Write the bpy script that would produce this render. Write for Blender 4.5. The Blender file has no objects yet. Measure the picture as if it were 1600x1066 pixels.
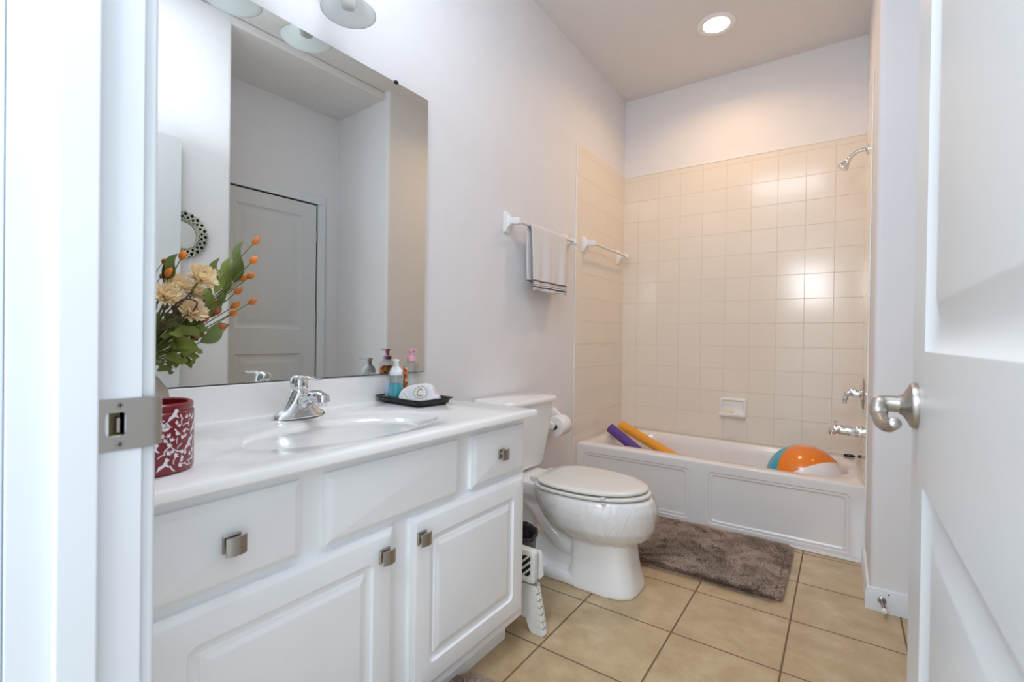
import bpy, bmesh, math, random
from mathutils import Vector, Matrix
PI = math.pi
S = bpy.context.scene
COL = S.collection
random.seed(7)

# ------------------------------------------------------------ camera, world, light, exposure
cd = bpy.data.cameras.new('camera')
cd.sensor_width = 36; cd.lens = 745.06 * 36 / 1600; cd.clip_start = 0.02
cd.dof.use_dof = True; cd.dof.focus_distance = 2.3; cd.dof.aperture_fstop = 6.3
cam = bpy.data.objects.new('camera', cd); COL.objects.link(cam)
r_ = Vector((0.82171758, 0.56972239, 0.01402222)); u_ = Vector((-0.01528698, -0.00256081, 0.99987987)); f_ = Vector((-0.56968985, 0.82183322, -0.00660507))
m = Matrix(((r_.x, u_.x, -f_.x, 1.40409), (r_.y, u_.y, -f_.y, -3.51511), (r_.z, u_.z, -f_.z, 1.0312), (0, 0, 0, 1)))
cam.matrix_world = m
S.camera = cam
W = bpy.data.worlds.new('world'); S.world = W; W.use_nodes = True
W.node_tree.nodes['Background'].inputs[0].default_value = (0.80, 0.90, 1.0, 1)
W.node_tree.nodes['Background'].inputs[1].default_value = 0.9
def area(name, loc, target, sx, sy, power, color, spread=PI):
    l = bpy.data.lights.new(name, 'AREA'); l.shape = 'RECTANGLE'; l.size = sx; l.size_y = sy
    l.energy = power; l.color = color; l.spread = spread
    o = bpy.data.objects.new(name, l); COL.objects.link(o); o.location = loc
    o.rotation_euler = (Vector(target) - Vector(loc)).to_track_quat('-Z', 'Y').to_euler()
    return o
# added unseen hall fills: assumed daylight behind the camera, and one at the ceiling
area('added_hall_fill', (1.35, -5.3, 1.7), (1.0, -2.4, 1.3), 2.2, 2.2, 6.5, (0.78, 0.90, 1.0))
area('hall_ceiling_fill', (1.15, -4.2, 2.6), (1.0, -2.2, 1.6), 1.0, 0.6, 0.8, (0.9, 0.94, 1.0))
# added cool fill over the vanity, standing in for light bounced off the ceiling
area('vanity_ceiling_fill', (0.85, -2.85, 2.85), (0.85, -2.82, 0), 0.7, 0.7, 10.5, (0.79, 0.89, 1.0))
# added unseen light aimed at the ceiling, for an assumed flash bounce
area('added_bounce_fill', (0.9, -2.6, 2.1), (0.9, -2.4, 2.86), 0.9, 0.9, 3.6, (0.78, 0.88, 1.0))
# soft fill added in the hall behind the camera, in place of a flash
area('soft_fill', (1.03, -4.15, 1.8), (0.7, -2.0, 0.7), 0.45, 0.6, 9.5, (0.88, 0.94, 1.0))
S.view_settings.view_transform = 'Standard'; S.view_settings.look = 'None'
S.view_settings.gamma = 1; S.view_settings.use_curve_mapping = False
S.view_settings.exposure = 0.70
S.cycles.max_bounces = 14; S.cycles.diffuse_bounces = 8; S.cycles.glossy_bounces = 6; S.cycles.transmission_bounces = 10; S.cycles.transparent_max_bounces = 12
S.cycles.caustics_reflective = False; S.cycles.caustics_refractive = False
S.cycles.sample_clamp_indirect = 8

# ------------------------------------------------------------ materials
class N:
    def __init__(s, name):
        s.m = bpy.data.materials.new(name); s.m.use_nodes = True; s.t = s.m.node_tree
        s.b = s.t.nodes['Principled BSDF']; s.o = s.t.nodes['Material Output']
    def n(s, typ, **k):
        x = s.t.nodes.new(typ)
        for a, v in k.items():
            if a.startswith('i_'): x.inputs[a[2:].replace('_', ' ')].default_value = v
            else: setattr(x, a, v)
        return x
    def l(s, a, b): s.t.links.new(a, b)
    def coord(s, axes=None, off=(0, 0, 0), kind='Object'):
        g = s.n('ShaderNodeNewGeometry').outputs['Position'] if kind == 'World' else s.n('ShaderNodeTexCoord').outputs[kind]
        if axes is None: return g
        sp = s.n('ShaderNodeSeparateXYZ'); s.l(g, sp.inputs[0]); cb = s.n('ShaderNodeCombineXYZ')
        for i, a in enumerate(axes):
            ad = s.n('ShaderNodeMath', operation='ADD'); ad.inputs[1].default_value = off[i]
            s.l(sp.outputs['XYZ'.index(a)], ad.inputs[0]); s.l(ad.outputs[0], cb.inputs[i])
        return cb.outputs[0]
    def bump(s, h, strength, dist=0.002):
        b = s.n('ShaderNodeBump'); b.inputs['Strength'].default_value = strength; b.inputs['Distance'].default_value = dist
        s.l(h, b.inputs['Height']); s.l(b.outputs[0], s.b.inputs['Normal'])
    def ramp(s, fac, stops):
        r = s.n('ShaderNodeValToRGB'); e = r.color_ramp.elements
        while len(e) < len(stops): e.new(0.5)
        for i, (p, c) in enumerate(stops): e[i].position = p; e[i].color = (*c, 1)
        s.l(fac, r.inputs[0]); return r.outputs[0]
def mat(name, col, rough=0.5, metal=0, noise=None, coat=0, trans=0, ior=1.45, sub=0, vary=0.03, alpha=1, aniso=0):
    k = N(name); b = k.b
    b.inputs['Roughness'].default_value = rough; b.inputs['Metallic'].default_value = metal
    b.inputs['Coat Weight'].default_value = coat; b.inputs['Transmission Weight'].default_value = trans
    b.inputs['IOR'].default_value = ior; b.inputs['Alpha'].default_value = alpha
    if sub: b.inputs['Subsurface Weight'].default_value = sub; b.inputs['Subsurface Radius'].default_value = (0.02, 0.015, 0.01)
    nz = k.n('ShaderNodeTexNoise'); nz.inputs['Scale'].default_value = 9; nz.inputs['Detail'].default_value = 3
    k.l(k.coord(), nz.inputs['Vector'])
    c0 = tuple(max(0, x * (1 - vary)) for x in col); c1 = tuple(min(1, x * (1 + vary)) for x in col)
    k.l(k.ramp(nz.outputs['Fac'], [(0.3, c0), (0.7, c1)]), b.inputs['Base Color'])
    if noise:
        n2 = k.n('ShaderNodeTexNoise'); n2.inputs['Scale'].default_value = noise[0]; n2.inputs['Detail'].default_value = 2
        k.l(k.coord(), n2.inputs['Vector']); k.bump(n2.outputs['Fac'], noise[1], noise[2] if len(noise) > 2 else 0.002)
    return k.m
WALLC = (0.77, 0.76, 0.775)
M = {}
M['wall'] = mat('painted_wall', WALLC, 0.6, noise=(130, 0.35, 0.0015), vary=0.01)
M['ceiling'] = mat('knockdown_ceiling', (0.74, 0.72, 0.71), 0.8, noise=(45, 0.5, 0.004), vary=0.01)
M['trim'] = mat('semi_gloss_trim', (0.73, 0.765, 0.80), 0.32, vary=0.01)
M['doorpaint'] = mat('door_paint', (0.66, 0.68, 0.69), 0.35, noise=(220, 0.08, 0.001), vary=0.01)
M['cabinet'] = mat('cabinet_white', (0.88, 0.905, 0.93), 0.33, vary=0.01)
M['counter'] = mat('cultured_marble', (0.87, 0.865, 0.85), 0.16, coat=0.3, vary=0.015)
M['porcelain'] = mat('porcelain', (0.85, 0.85, 0.845), 0.09, coat=0.6, vary=0.005)
M['seat'] = mat('seat_plastic', (0.70, 0.69, 0.65), 0.22, coat=0.2, vary=0.005)
M['tub'] = mat('tub_enamel', (0.77, 0.75, 0.74), 0.18, coat=0.4, vary=0.01)
M['ceramic'] = mat('ceramic_white', (0.82, 0.81, 0.79), 0.15, coat=0.4, vary=0.01)
M['chrome'] = mat('chrome', (0.75, 0.76, 0.77), 0.07, 1, vary=0.01)
M['nickel'] = mat('brushed_nickel', (0.42, 0.39, 0.36), 0.3, 1, noise=(300, 0.05, 0.0005), vary=0.04)
M['steel'] = mat('satin_steel', (0.46, 0.43, 0.395), 0.36, 1, vary=0.03)
M['hinge'] = mat('hinge_metal', (0.35, 0.33, 0.3), 0.4, 1)
M['mirror'] = mat('mirror_silver', (0.76, 0.785, 0.755), 0.0, 1, vary=0.0)
M['mirredge'] = mat('mirror_edge', (0.10, 0.11, 0.10), 0.3)
M['black'] = mat('black_plastic', (0.012, 0.012, 0.013), 0.25)
M['blackbag'] = mat('black_bag', (0.015, 0.015, 0.017), 0.3, noise=(40, 0.8, 0.01))
M['darkmetal'] = mat('dark_metal_mesh', (0.10, 0.095, 0.09), 0.35, 0.7)
M['dark'] = mat('dark_recess', (0.02, 0.018, 0.015), 0.7)
M['wood'] = mat('raw_wood', (0.45, 0.33, 0.17), 0.7, noise=(60, 0.3))
M['whiteplastic'] = mat('white_plastic', (0.74, 0.74, 0.71), 0.35)
M['paper'] = mat('paper_white', (0.86, 0.855, 0.85), 0.9, noise=(90, 0.3, 0.001))
M['card'] = mat('cardboard', (0.25, 0.2, 0.15), 0.9)
M['purple'] = mat('purple_foam', (0.11, 0.055, 0.27), 0.75, noise=(180, 0.25, 0.001))
M['orange'] = mat('orange_foam', (0.85, 0.36, 0.04), 0.7, noise=(180, 0.25, 0.001))
M['red'] = mat('red_glaze', (0.19, 0.008, 0.016), 0.3, coat=0.3)
M['potwhite'] = mat('white_glaze', (0.78, 0.74, 0.76), 0.4)
M['vase'] = mat('grey_stone_vase', (0.36, 0.34, 0.29), 0.5, noise=(70, 0.5, 0.002), vary=0.25)
M['leaf'] = mat('leaf_green', (0.17, 0.21, 0.035), 0.5, vary=0.35)
M['leafdark'] = mat('leaf_dark_green', (0.10, 0.13, 0.025), 0.5, vary=0.3)
M['stem'] = mat('stem_green', (0.12, 0.15, 0.04), 0.6)
M['twig'] = mat('twig_brown', (0.075, 0.03, 0.015), 0.6)
M['berry'] = mat('berry_orange', (0.62, 0.17, 0.012), 0.4, vary=0.5)
M['berryred'] = mat('berry_rust', (0.36, 0.075, 0.015), 0.4, vary=0.4)
M['mum'] = mat('mum_cream', (0.95, 0.80, 0.56), 0.7, sub=0.1, vary=0.08)
M['mumcore'] = mat('mum_centre', (0.85, 0.50, 0.18), 0.7)
k = N('clear_plastic')
tr = k.n('ShaderNodeBsdfTransparent'); tr.inputs['Color'].default_value = (0.93, 0.95, 0.95, 1); gl = k.n('ShaderNodeBsdfGlossy'); gl.inputs['Roughness'].default_value = 0.05
lw = k.n('ShaderNodeLayerWeight'); lw.inputs['Blend'].default_value = 0.3
mm_ = k.n('ShaderNodeMath', operation='MULTIPLY_ADD'); mm_.inputs[1].default_value = 0.35; mm_.inputs[2].default_value = 0.03; k.l(lw.outputs['Facing'], mm_.inputs[0])
mx = k.n('ShaderNodeMixShader'); k.l(mm_.outputs[0], mx.inputs[0]); k.l(tr.outputs[0], mx.inputs[1]); k.l(gl.outputs[0], mx.inputs[2]); k.l(mx.outputs[0], k.o.inputs['Surface'])
M['bottle'] = k.m
M['liquid'] = mat('teal_soap', (0.03, 0.52, 0.60), 0.15, sub=0.1, vary=0.02)
M['palebottle'] = mat('pale_blue_plastic', (0.45, 0.65, 0.88), 0.3, vary=0.02)
M['pink'] = mat('pink_plastic', (0.85, 0.40, 0.55), 0.35, vary=0.02)
M['pumpwhite'] = mat('pump_white', (0.86, 0.87, 0.88), 0.3, vary=0.01)
M['terry'] = mat('terry_white', (0.84, 0.83, 0.84), 0.95, noise=(420, 0.9, 0.003), vary=0.02)
M['gold'] = mat('gold_thread', (0.55, 0.36, 0.16), 0.5)
M['soap'] = mat('soap_bar', (0.80, 0.66, 0.38), 0.6)
M['grout'] = mat('grout', (0.25, 0.16, 0.10), 0.9)
k = N('frosted_glass')
k.b.inputs['Base Color'].default_value = (0.86, 0.89, 0.88, 1); k.b.inputs['Roughness'].default_value = 0.3
tl = k.n('ShaderNodeBsdfTranslucent'); tl.inputs['Color'].default_value = (0.93, 0.95, 0.95, 1)
mx = k.n('ShaderNodeMixShader'); mx.inputs[0].default_value = 0.55; k.l(k.b.outputs[0], mx.inputs[1]); k.l(tl.outputs[0], mx.inputs[2]); k.l(mx.outputs[0], k.o.inputs['Surface'])
M['frost'] = k.m
M['bulb'] = mat('bulb_glass', (0.92, 0.93, 0.92), 0.1, coat=0.5, vary=0)
M['screwhole'] = mat('screw_dark', (0.06, 0.05, 0.045), 0.5, 0.8)
M['antique'] = mat('antique_mirror_frame', (0.42, 0.44, 0.36), 0.5, vary=0.3)
M['antiquedark'] = mat('carved_recess', (0.02, 0.022, 0.018), 0.8)
M['ashgrey'] = mat('caulk_white', (0.82, 0.80, 0.78), 0.5)

def tile_mat(name, axes, off, pitch, mortar, base, groutc, rough, bump, mott=None, coat=0.0):
    k = N(name)
    br = k.n('ShaderNodeTexBrick', offset=0.0, squash=1.0)
    br.inputs['Scale'].default_value = 1; br.inputs['Brick Width'].default_value = pitch; br.inputs['Row Height'].default_value = pitch
    br.inputs['Mortar Size'].default_value = mortar; br.inputs['Mortar Smooth'].default_value = 0.25; br.inputs['Bias'].default_value = 0
    k.l(k.coord(axes, off, 'World'), br.inputs['Vector'])
    br.inputs['Mortar'].default_value = (*groutc, 1)
    if mott:
        nz = k.n('ShaderNodeTexNoise'); nz.inputs['Scale'].default_value = 9; nz.inputs['Detail'].default_value = 10; nz.inputs['Roughness'].default_value = 0.68; nz.inputs['Distortion'].default_value = 0.25
        k.l(k.coord(None, kind='World'), nz.inputs['Vector'])
        c = k.ramp(nz.outputs['Fac'], [(0.36, mott[0]), (0.52, base), (0.68, mott[1])])
        k.l(c, br.inputs['Color1'])
        hs = k.n('ShaderNodeHueSaturation'); hs.inputs['Value'].default_value = 0.94; k.l(c, hs.inputs['Color']); k.l(hs.outputs[0], br.inputs['Color2'])
    else:
        br.inputs['Color1'].default_value = (*base, 1); br.inputs['Color2'].default_value = (*[x * 0.985 for x in base], 1)
    k.l(br.outputs['Color'], k.b.inputs['Base Color'])
    inv = k.n('ShaderNodeMath', operation='SUBTRACT'); inv.inputs[0].default_value = 1; k.l(br.outputs['Fac'], inv.inputs[1])
    k.bump(inv.outputs[0], bump, 0.002)
    ro = k.n('ShaderNodeMapRange'); ro.inputs['To Min'].default_value = rough; ro.inputs['To Max'].default_value = 0.8
    k.l(br.outputs['Fac'], ro.inputs['Value']); k.l(ro.outputs[0], k.b.inputs['Roughness'])
    k.b.inputs['Coat Weight'].default_value = coat
    return k.m
TP = 0.1545
TILEC = (0.79, 0.722, 0.635); GRC = (0.70, 0.63, 0.55)
M['tileback'] = tile_mat('wall_tile_back', 'XZY', (-0.1197 + 2 * TP, -2.2313 + 20 * TP, 0), TP, 0.0016, TILEC, GRC, 0.14, 0.6)
M['tileside'] = tile_mat('wall_tile_side', 'YZX', (0.035 + 20 * TP, -2.2313 + 20 * TP, 0), TP, 0.0016, TILEC, GRC, 0.14, 0.6)
M['floor'] = tile_mat('floor_tile', 'XYZ', (-0.9227 + 10 * .3382, 1.4715 + 20 * .3382, 0), 0.3382, 0.0032, (0.49, 0.365, 0.215), (0.17, 0.095, 0.055), 0.33, 0.8,
                      mott=((0.42, 0.305, 0.175), (0.58, 0.45, 0.29)))
# beach ball
k = N('beach_ball_vinyl')
sp = k.n('ShaderNodeSeparateXYZ'); k.l(k.coord(), sp.inputs[0])
at = k.n('ShaderNodeMath', operation='ARCTAN2'); k.l(sp.outputs[1], at.inputs[0]); k.l(sp.outputs[0], at.inputs[1])
mr = k.n('ShaderNodeMapRange'); mr.inputs['From Min'].default_value = -PI; mr.inputs['From Max'].default_value = PI; k.l(at.outputs[0], mr.inputs['Value'])
rp = k.n('ShaderNodeValToRGB'); rp.color_ramp.interpolation = 'CONSTANT'
cs = [(0.78, 0.78, 0.80), (0.80, 0.21, 0.012), (0.02, 0.36, 0.50)] * 2
e = rp.color_ramp.elements
while len(e) < 6: e.new(0.5)
for i in range(6): e[i].position = i / 6; e[i].color = (*cs[i], 1)
k.l(mr.outputs[0], rp.inputs[0]); k.l(rp.outputs[0], k.b.inputs['Base Color'])
k.b.inputs['Roughness'].default_value = 0.22; k.b.inputs['Coat Weight'].default_value = 0.4
M['ball'] = k.m
# striped hand towel
k = N('striped_hand_towel')
sp = k.n('ShaderNodeSeparateXYZ'); k.l(k.coord(None, kind='World'), sp.inputs[0])
nzz = k.n('ShaderNodeTexNoise'); nzz.inputs['Scale'].default_value = 500
k.l(k.coord(), nzz.inputs['Vector'])
mr = k.n('ShaderNodeMapRange'); mr.inputs['From Min'].default_value = 1.25; mr.inputs['From Max'].default_value = 1.40; k.l(sp.outputs[2], mr.inputs['Value'])
Wc = (0.80, 0.78, 0.77); Dk = (0.13, 0.09, 0.10); Lk = (0.50, 0.42, 0.42)
rp = k.n('ShaderNodeValToRGB'); rp.color_ramp.interpolation = 'CONSTANT'; e = rp.color_ramp.elements
st = [(0, Wc), (.29, Dk), (.345, Wc), (.385, Dk), (.405, Wc), (.445, Lk), (.47, Wc), (.50, Dk), (.555, Wc)]
while len(e) < len(st): e.new(0.9)
for i, (p, c) in enumerate(st): e[i].position = p; e[i].color = (*c, 1)
k.l(mr.outputs[0], rp.inputs[0]); k.l(rp.outputs[0], k.b.inputs['Base Color'])
k.b.inputs['Roughness'].default_value = 0.95; k.bump(nzz.outputs['Fac'], 0.9, 0.003)
M['handtowel'] = k.m
# floral label
k = N('floral_label')
vo = k.n('ShaderNodeTexVoronoi'); vo.inputs['Scale'].default_value = 90; k.l(k.coord(), vo.inputs['Vector'])
sx = k.n('ShaderNodeSeparateColor'); k.l(vo.outputs['Color'], sx.inputs[0])
rp = k.n('ShaderNodeValToRGB'); rp.color_ramp.interpolation = 'CONSTANT'; e = rp.color_ramp.elements
st = [(0, (0.70, 0.10, 0.04)), (.3, (0.85, 0.42, 0.08)), (.5, (0.88, 0.70, 0.45)), (.68, (0.35, 0.05, 0.02)), (.8, (0.80, 0.25, 0.06))]
while len(e) < len(st): e.new(0.9)
for i, (p, c) in enumerate(st): e[i].position = p; e[i].color = (*c, 1)
k.l(sx.outputs[0], rp.inputs[0]); k.l(rp.outputs[0], k.b.inputs['Base Color']); M['floral'] = k.m
# shaggy rug strands
k = N('rug_strand')
nz = k.n('ShaderNodeTexNoise'); nz.inputs['Scale'].default_value = 6; nz.inputs['Detail'].default_value = 5; k.l(k.coord(None, kind='World'), nz.inputs['Vector'])
n9 = k.n('ShaderNodeTexNoise'); n9.inputs['Scale'].default_value = 260; k.l(k.coord(None, kind='World'), n9.inputs['Vector'])
ma_ = k.n('ShaderNodeMath', operation='MULTIPLY_ADD'); ma_.inputs[1].default_value = 0.9; k.l(n9.outputs['Fac'], ma_.inputs[0])
mb_ = k.n('ShaderNodeMath', operation='SUBTRACT'); mb_.inputs[1].default_value = 0.45; k.l(nz.outputs['Fac'], mb_.inputs[0]); k.l(mb_.outputs[0], ma_.inputs[2])
k.l(k.ramp(ma_.outputs[0], [(0.36, (0.26, 0.185, 0.14)), (0.62, (0.50, 0.38, 0.305))]), k.b.inputs['Base Color'])
k.b.inputs['Roughness'].default_value = 0.85; M['rug'] = k.m
# plastic film
k = N('plastic_film')
tr = k.n('ShaderNodeBsdfTransparent'); gl = k.n('ShaderNodeBsdfGlossy'); gl.inputs['Roughness'].default_value = 0.12
gl.inputs['Color'].default_value = (0.95, 0.95, 0.95, 1)
n2 = k.n('ShaderNodeTexNoise'); n2.inputs['Scale'].default_value = 26; n2.inputs['Detail'].default_value = 4; n2.inputs['Distortion'].default_value = 1.2
mp = k.n('ShaderNodeMapping'); mp.inputs['Scale'].default_value = (1, 1, 0.3); k.l(k.coord(), mp.inputs[0]); k.l(mp.outputs[0], n2.inputs['Vector'])
bp = k.n('ShaderNodeBump'); bp.inputs['Strength'].default_value = 0.4; bp.inputs['Distance'].default_value = 0.01
k.l(n2.outputs['Fac'], bp.inputs['Height']); k.l(bp.outputs[0], gl.inputs['Normal'])
fr = k.n('ShaderNodeLayerWeight'); fr.inputs['Blend'].default_value = 0.25; k.l(bp.outputs[0], fr.inputs['Normal'])
mth = k.n('ShaderNodeMath', operation='MULTIPLY_ADD'); mth.inputs[1].default_value = 0.22; mth.inputs[2].default_value = 0.03; k.l(fr.outputs['Fresnel'], mth.inputs[0])
df = k.n('ShaderNodeBsdfDiffuse'); df.inputs['Color'].default_value = (0.9, 0.9, 0.9, 1)
cr_ = k.n('ShaderNodeValToRGB'); cr_.color_ramp.elements[0].position = 0.47; cr_.color_ramp.elements[1].position = 0.75; cr_.color_ramp.elements[0].color = (.04, .04, .04, 1); cr_.color_ramp.elements[1].color = (.5, .5, .5, 1); k.l(n2.outputs['Fac'], cr_.inputs[0])
m0_ = k.n('ShaderNodeMixShader'); k.l(cr_.outputs[0], m0_.inputs[0]); k.l(tr.outputs[0], m0_.inputs[1]); k.l(df.outputs[0], m0_.inputs[2]); tr = m0_
mx = k.n('ShaderNodeMixShader'); k.l(mth.outputs[0], mx.inputs[0]); k.l(tr.outputs[0], mx.inputs[1]); k.l(gl.outputs[0], mx.inputs[2]); k.l(mx.outputs[0], k.o.inputs['Surface'])
M['film'] = k.m
k = N('lamp_diffuser'); em = k.b
em.inputs['Base Color'].default_value = (1, 1, 1, 1); em.inputs['Emission Color'].default_value = (1, 0.80, 0.55, 1); em.inputs['Emission Strength'].default_value = 14
M['lamp'] = k.m

# ------------------------------------------------------------ mesh helpers
def V(*a): return Vector(a)
def obj(name, bm, m, parent=None, smooth=False, bevel=0, subsurf=0, seg=2):
    bmesh.ops.recalc_face_normals(bm, faces=bm.faces)
    me = bpy.data.meshes.new(name); bm.to_mesh(me); bm.free()
    for x in (m if isinstance(m, (list, tuple)) else [m]): me.materials.append(M[x])
    o = bpy.data.objects.new(name, me); COL.objects.link(o)
    if parent is not None:
        o.parent = parent
    if smooth:
        for p in me.polygons: p.use_smooth = True
        if smooth != 'all':
            me.set_sharp_from_angle(angle=math.radians(38))
    if bevel:
        b = o.modifiers.new('bevel', 'BEVEL'); b.width = bevel; b.segments = seg; b.limit_method = 'ANGLE'; b.angle_limit = math.radians(40); b.harden_normals = True
        if not smooth:
            for p in me.polygons: p.use_smooth = True
    if subsurf:
        s_ = o.modifiers.new('sub', 'SUBSURF'); s_.levels = s_.render_levels = subsurf
    return o
def tag(o, label, cat, group=None):
    o['label'] = label; o['category'] = cat
    if group: o['group'] = group
    return o
def thing(name, label, cat, loc=(0, 0, 0), rotz=0, group=None):
    o = bpy.data.objects.new(name, None); COL.objects.link(o); o.location = loc; o.rotation_euler = (0, 0, rotz)
    o.empty_display_size = 0.05
    return tag(o, label, cat, group)
def struct(name, bm, m, parent=None, **k):
    o = obj(name, bm, m, parent, **k)
    if parent is None: o['kind'] = 'structure'
    return o
def sempty(name, loc=(0, 0, 0)):
    o = bpy.data.objects.new(name, None); COL.objects.link(o); o.location = loc; o['kind'] = 'structure'; return o
def B(): return bmesh.new()
def box(bm, x0, x1, y0, y1, z0, z1, mi=0, skip=()):
    v = [bm.verts.new(p) for p in [(x0, y0, z0), (x1, y0, z0), (x1, y1, z0), (x0, y1, z0), (x0, y0, z1), (x1, y0, z1), (x1, y1, z1), (x0, y1, z1)]]
    F = {'-z': (0, 3, 2, 1), '+z': (4, 5, 6, 7), '-y': (0, 1, 5, 4), '+y': (2, 3, 7, 6), '-x': (0, 4, 7, 3), '+x': (1, 2, 6, 5)}
    for n_, f in F.items():
        if n_ not in skip:
            bm.faces.new([v[i] for i in f]).material_index = mi
    return v
def loft(bm, rings, cap0=True, cap1=True, mi=0, closed=True):
    vs = [[bm.verts.new(p) for p in r] for r in rings]
    n_ = len(vs[0])
    for a, b in zip(vs, vs[1:]):
        for i in range(n_ if closed else n_ - 1):
            j = (i + 1) % n_
            bm.faces.new((a[i], a[j], b[j], b[i])).material_index = mi
    if cap0: bm.faces.new(vs[0][::-1]).material_index = mi
    if cap1: bm.faces.new(vs[-1]).material_index = mi
    return vs
def lathe(bm, prof, c=(0, 0, 0), n_=32, axis='z', mi=0, cap0=True, cap1=True, sx=1, sy=1):
    rings = []
    for r, h in prof:
        ring = []
        for i in range(n_):
            a = 2 * PI * i / n_; p, q = r * math.cos(a) * sx, r * math.sin(a) * sy
            if axis == 'z': ring.append((c[0] + p, c[1] + q, c[2] + h))
            elif axis == 'x': ring.append((c[0] + h, c[1] + p, c[2] + q))
            else: ring.append((c[0] + p, c[1] + h, c[2] + q))
        rings.append(ring)
    return loft(bm, rings, cap0, cap1, mi)
def tube(bm, pts, rad, n_=12, mi=0, cap=True, flat=1.0):
    pts = [Vector(p) for p in pts]; k = len(pts)
    if not isinstance(rad, (list, tuple)): rad = [rad] * k
    t0 = (pts[1] - pts[0]).normalized()
    up = V(0, 0, 1) if abs(t0.z) < 0.9 else V(0, 1, 0)
    a = t0.cross(up).normalized(); rings = []
    for i, p in enumerate(pts):
        t = (pts[min(i + 1, k - 1)] - pts[max(i - 1, 0)]).normalized()
        a = (a - t * a.dot(t)).normalized(); b = t.cross(a)
        rings.append([tuple(p + a * rad[i] * math.cos(2 * PI * j / n_) + b * rad[i] * flat * math.sin(2 * PI * j / n_)) for j in range(n_)])
    return loft(bm, rings, cap, cap, mi)
def smoothpath(pts, k=6):
    pts = [Vector(p) for p in pts]; out = []
    for i in range(len(pts) - 1):
        p0 = pts[max(i - 1, 0)]; p1 = pts[i]; p2 = pts[i + 1]; p3 = pts[min(i + 2, len(pts) - 1)]
        for j in range(k):
            t = j / k
            out.append(0.5 * ((2 * p1) + (p2 - p0) * t + (2 * p0 - 5 * p1 + 4 * p2 - p3) * t * t + (3 * p1 - p0 - 3 * p2 + p3) * t ** 3))
    out.append(pts[-1]); return out
def rr(x0, x1, y0, y1, r, k=6):
    """rounded rectangle, counter clockwise, 4*k points"""
    r = max(1e-5, min(r, (x1 - x0) / 2 - 1e-5, (y1 - y0) / 2 - 1e-5)); out = []
    for cx, cy, a0 in ((x1 - r, y0 + r, -90), (x1 - r, y1 - r, 0), (x0 + r, y1 - r, 90), (x0 + r, y0 + r, 180)):
        for i in range(k):
            a = math.radians(a0 + 90 * i / (k - 1)); out.append((cx + r * math.cos(a), cy + r * math.sin(a)))
    return out
def panel(bm, cell, steps, frame, k=6, cap=True, mi=0):
    """steps: (inset, depth, radius) rings from the cell's edge inward; frame maps (u, v, depth) to a point"""
    x0, x1, y0, y1 = cell; rings = []
    for ins, d, rad in steps:
        rings.append([frame(u, v, d) for u, v in rr(x0 + ins, x1 - ins, y0 + ins, y1 - ins, rad, k)])
    return loft(bm, rings, False, cap, mi)
def ellipsoid(bm, c, rx, ry, rz, n_=20, m_=12, mi=0):
    prof = [(math.sin(PI * j / m_), -math.cos(PI * j / m_)) for j in range(1, m_)]
    rings = [[(c[0] + rx * s * math.cos(2 * PI * i / n_), c[1] + ry * s * math.sin(2 * PI * i / n_), c[2] + rz * h) for i in range(n_)] for s, h in prof]
    loft(bm, rings, True, True, mi)
def copy_tree(o, loc=None, label=None):
    c = o.copy(); COL.objects.link(c)
    if loc is not None: c.location = loc
    if label: c['label'] = label
    for ch in [x for x in list(bpy.data.objects) if x.parent == o]:
        d = ch.copy(); COL.objects.link(d); d.parent = c
        for g in [x for x in list(bpy.data.objects) if x.parent == ch]:
            h = g.copy(); COL.objects.link(h); h.parent = d
    return c

# ------------------------------------------------------------ room shell
H = 2.86; WI = -3.309; WO = -3.416; JX = 0.75; RX = 1.505; BY = -1.19; RW = 2.15; NX = 1.545; NY = -2.255
bm = B(); box(bm, -0.12, 2.3, -3.9, 0.12, -0.06, 0); struct('floor', bm, 'floor')
bm = B(); box(bm, -0.12, 2.3, -3.405, 0.12, H, H + 0.1)
struct('ceiling', bm, 'ceiling')
bm = B(); box(bm, NX, RW + 0.1, NY - 0.02, BY + 0.02, 2.805, H - 0.001); struct('ceiling_recess', bm, 'ceiling', bevel=0.012)
bm = B(); box(bm, -0.12, 0, WO, 0.12, 0, H); wl = struct('wall_left', bm, 'wall')
bm = B(); box(bm, 0.0, 1.62, 0.004, 0.12, 0, H); wb = struct('wall_back', bm, 'wall')
bm = B()   # alcove partition with a rounded outside corner
pts = [(RX, 0.004), (RX, BY + 0.022)]
for i in range(9):
    a = math.radians(180 + 90 * i / 8); pts.append((RX + 0.022 + 0.022 * math.cos(a), BY + 0.022 + 0.022 * math.sin(a)))
pts += [(RW + 0.1, BY), (RW + 0.1, 0.004)]
loft(bm, [[(x, y, 0) for x, y in pts], [(x, y, H) for x, y in pts]])
wa = struct('wall_alcove', bm, 'wall', smooth=True)
bm = B(); box(bm, RW, RW + 0.1, WO, BY, 0, H); wr = struct('wall_recess', bm, 'wall')
bm = B(); box(bm, NX, RW, WO, NY, 0, H); wn = struct('wall_right', bm, 'wall', bevel=0.018, seg=4)
DH = 2.05
bm = B(); box(bm, 0, JX - 0.018, WO, WI, 0, H); box(bm, JX - 0.018, 1.52 + 0.018, WO, WI, DH + 0.018, H); box(bm, 1.52 + 0.018, NX, WO, WI, 0, H)
wf = struct('wall_front', bm, 'wall')
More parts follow.
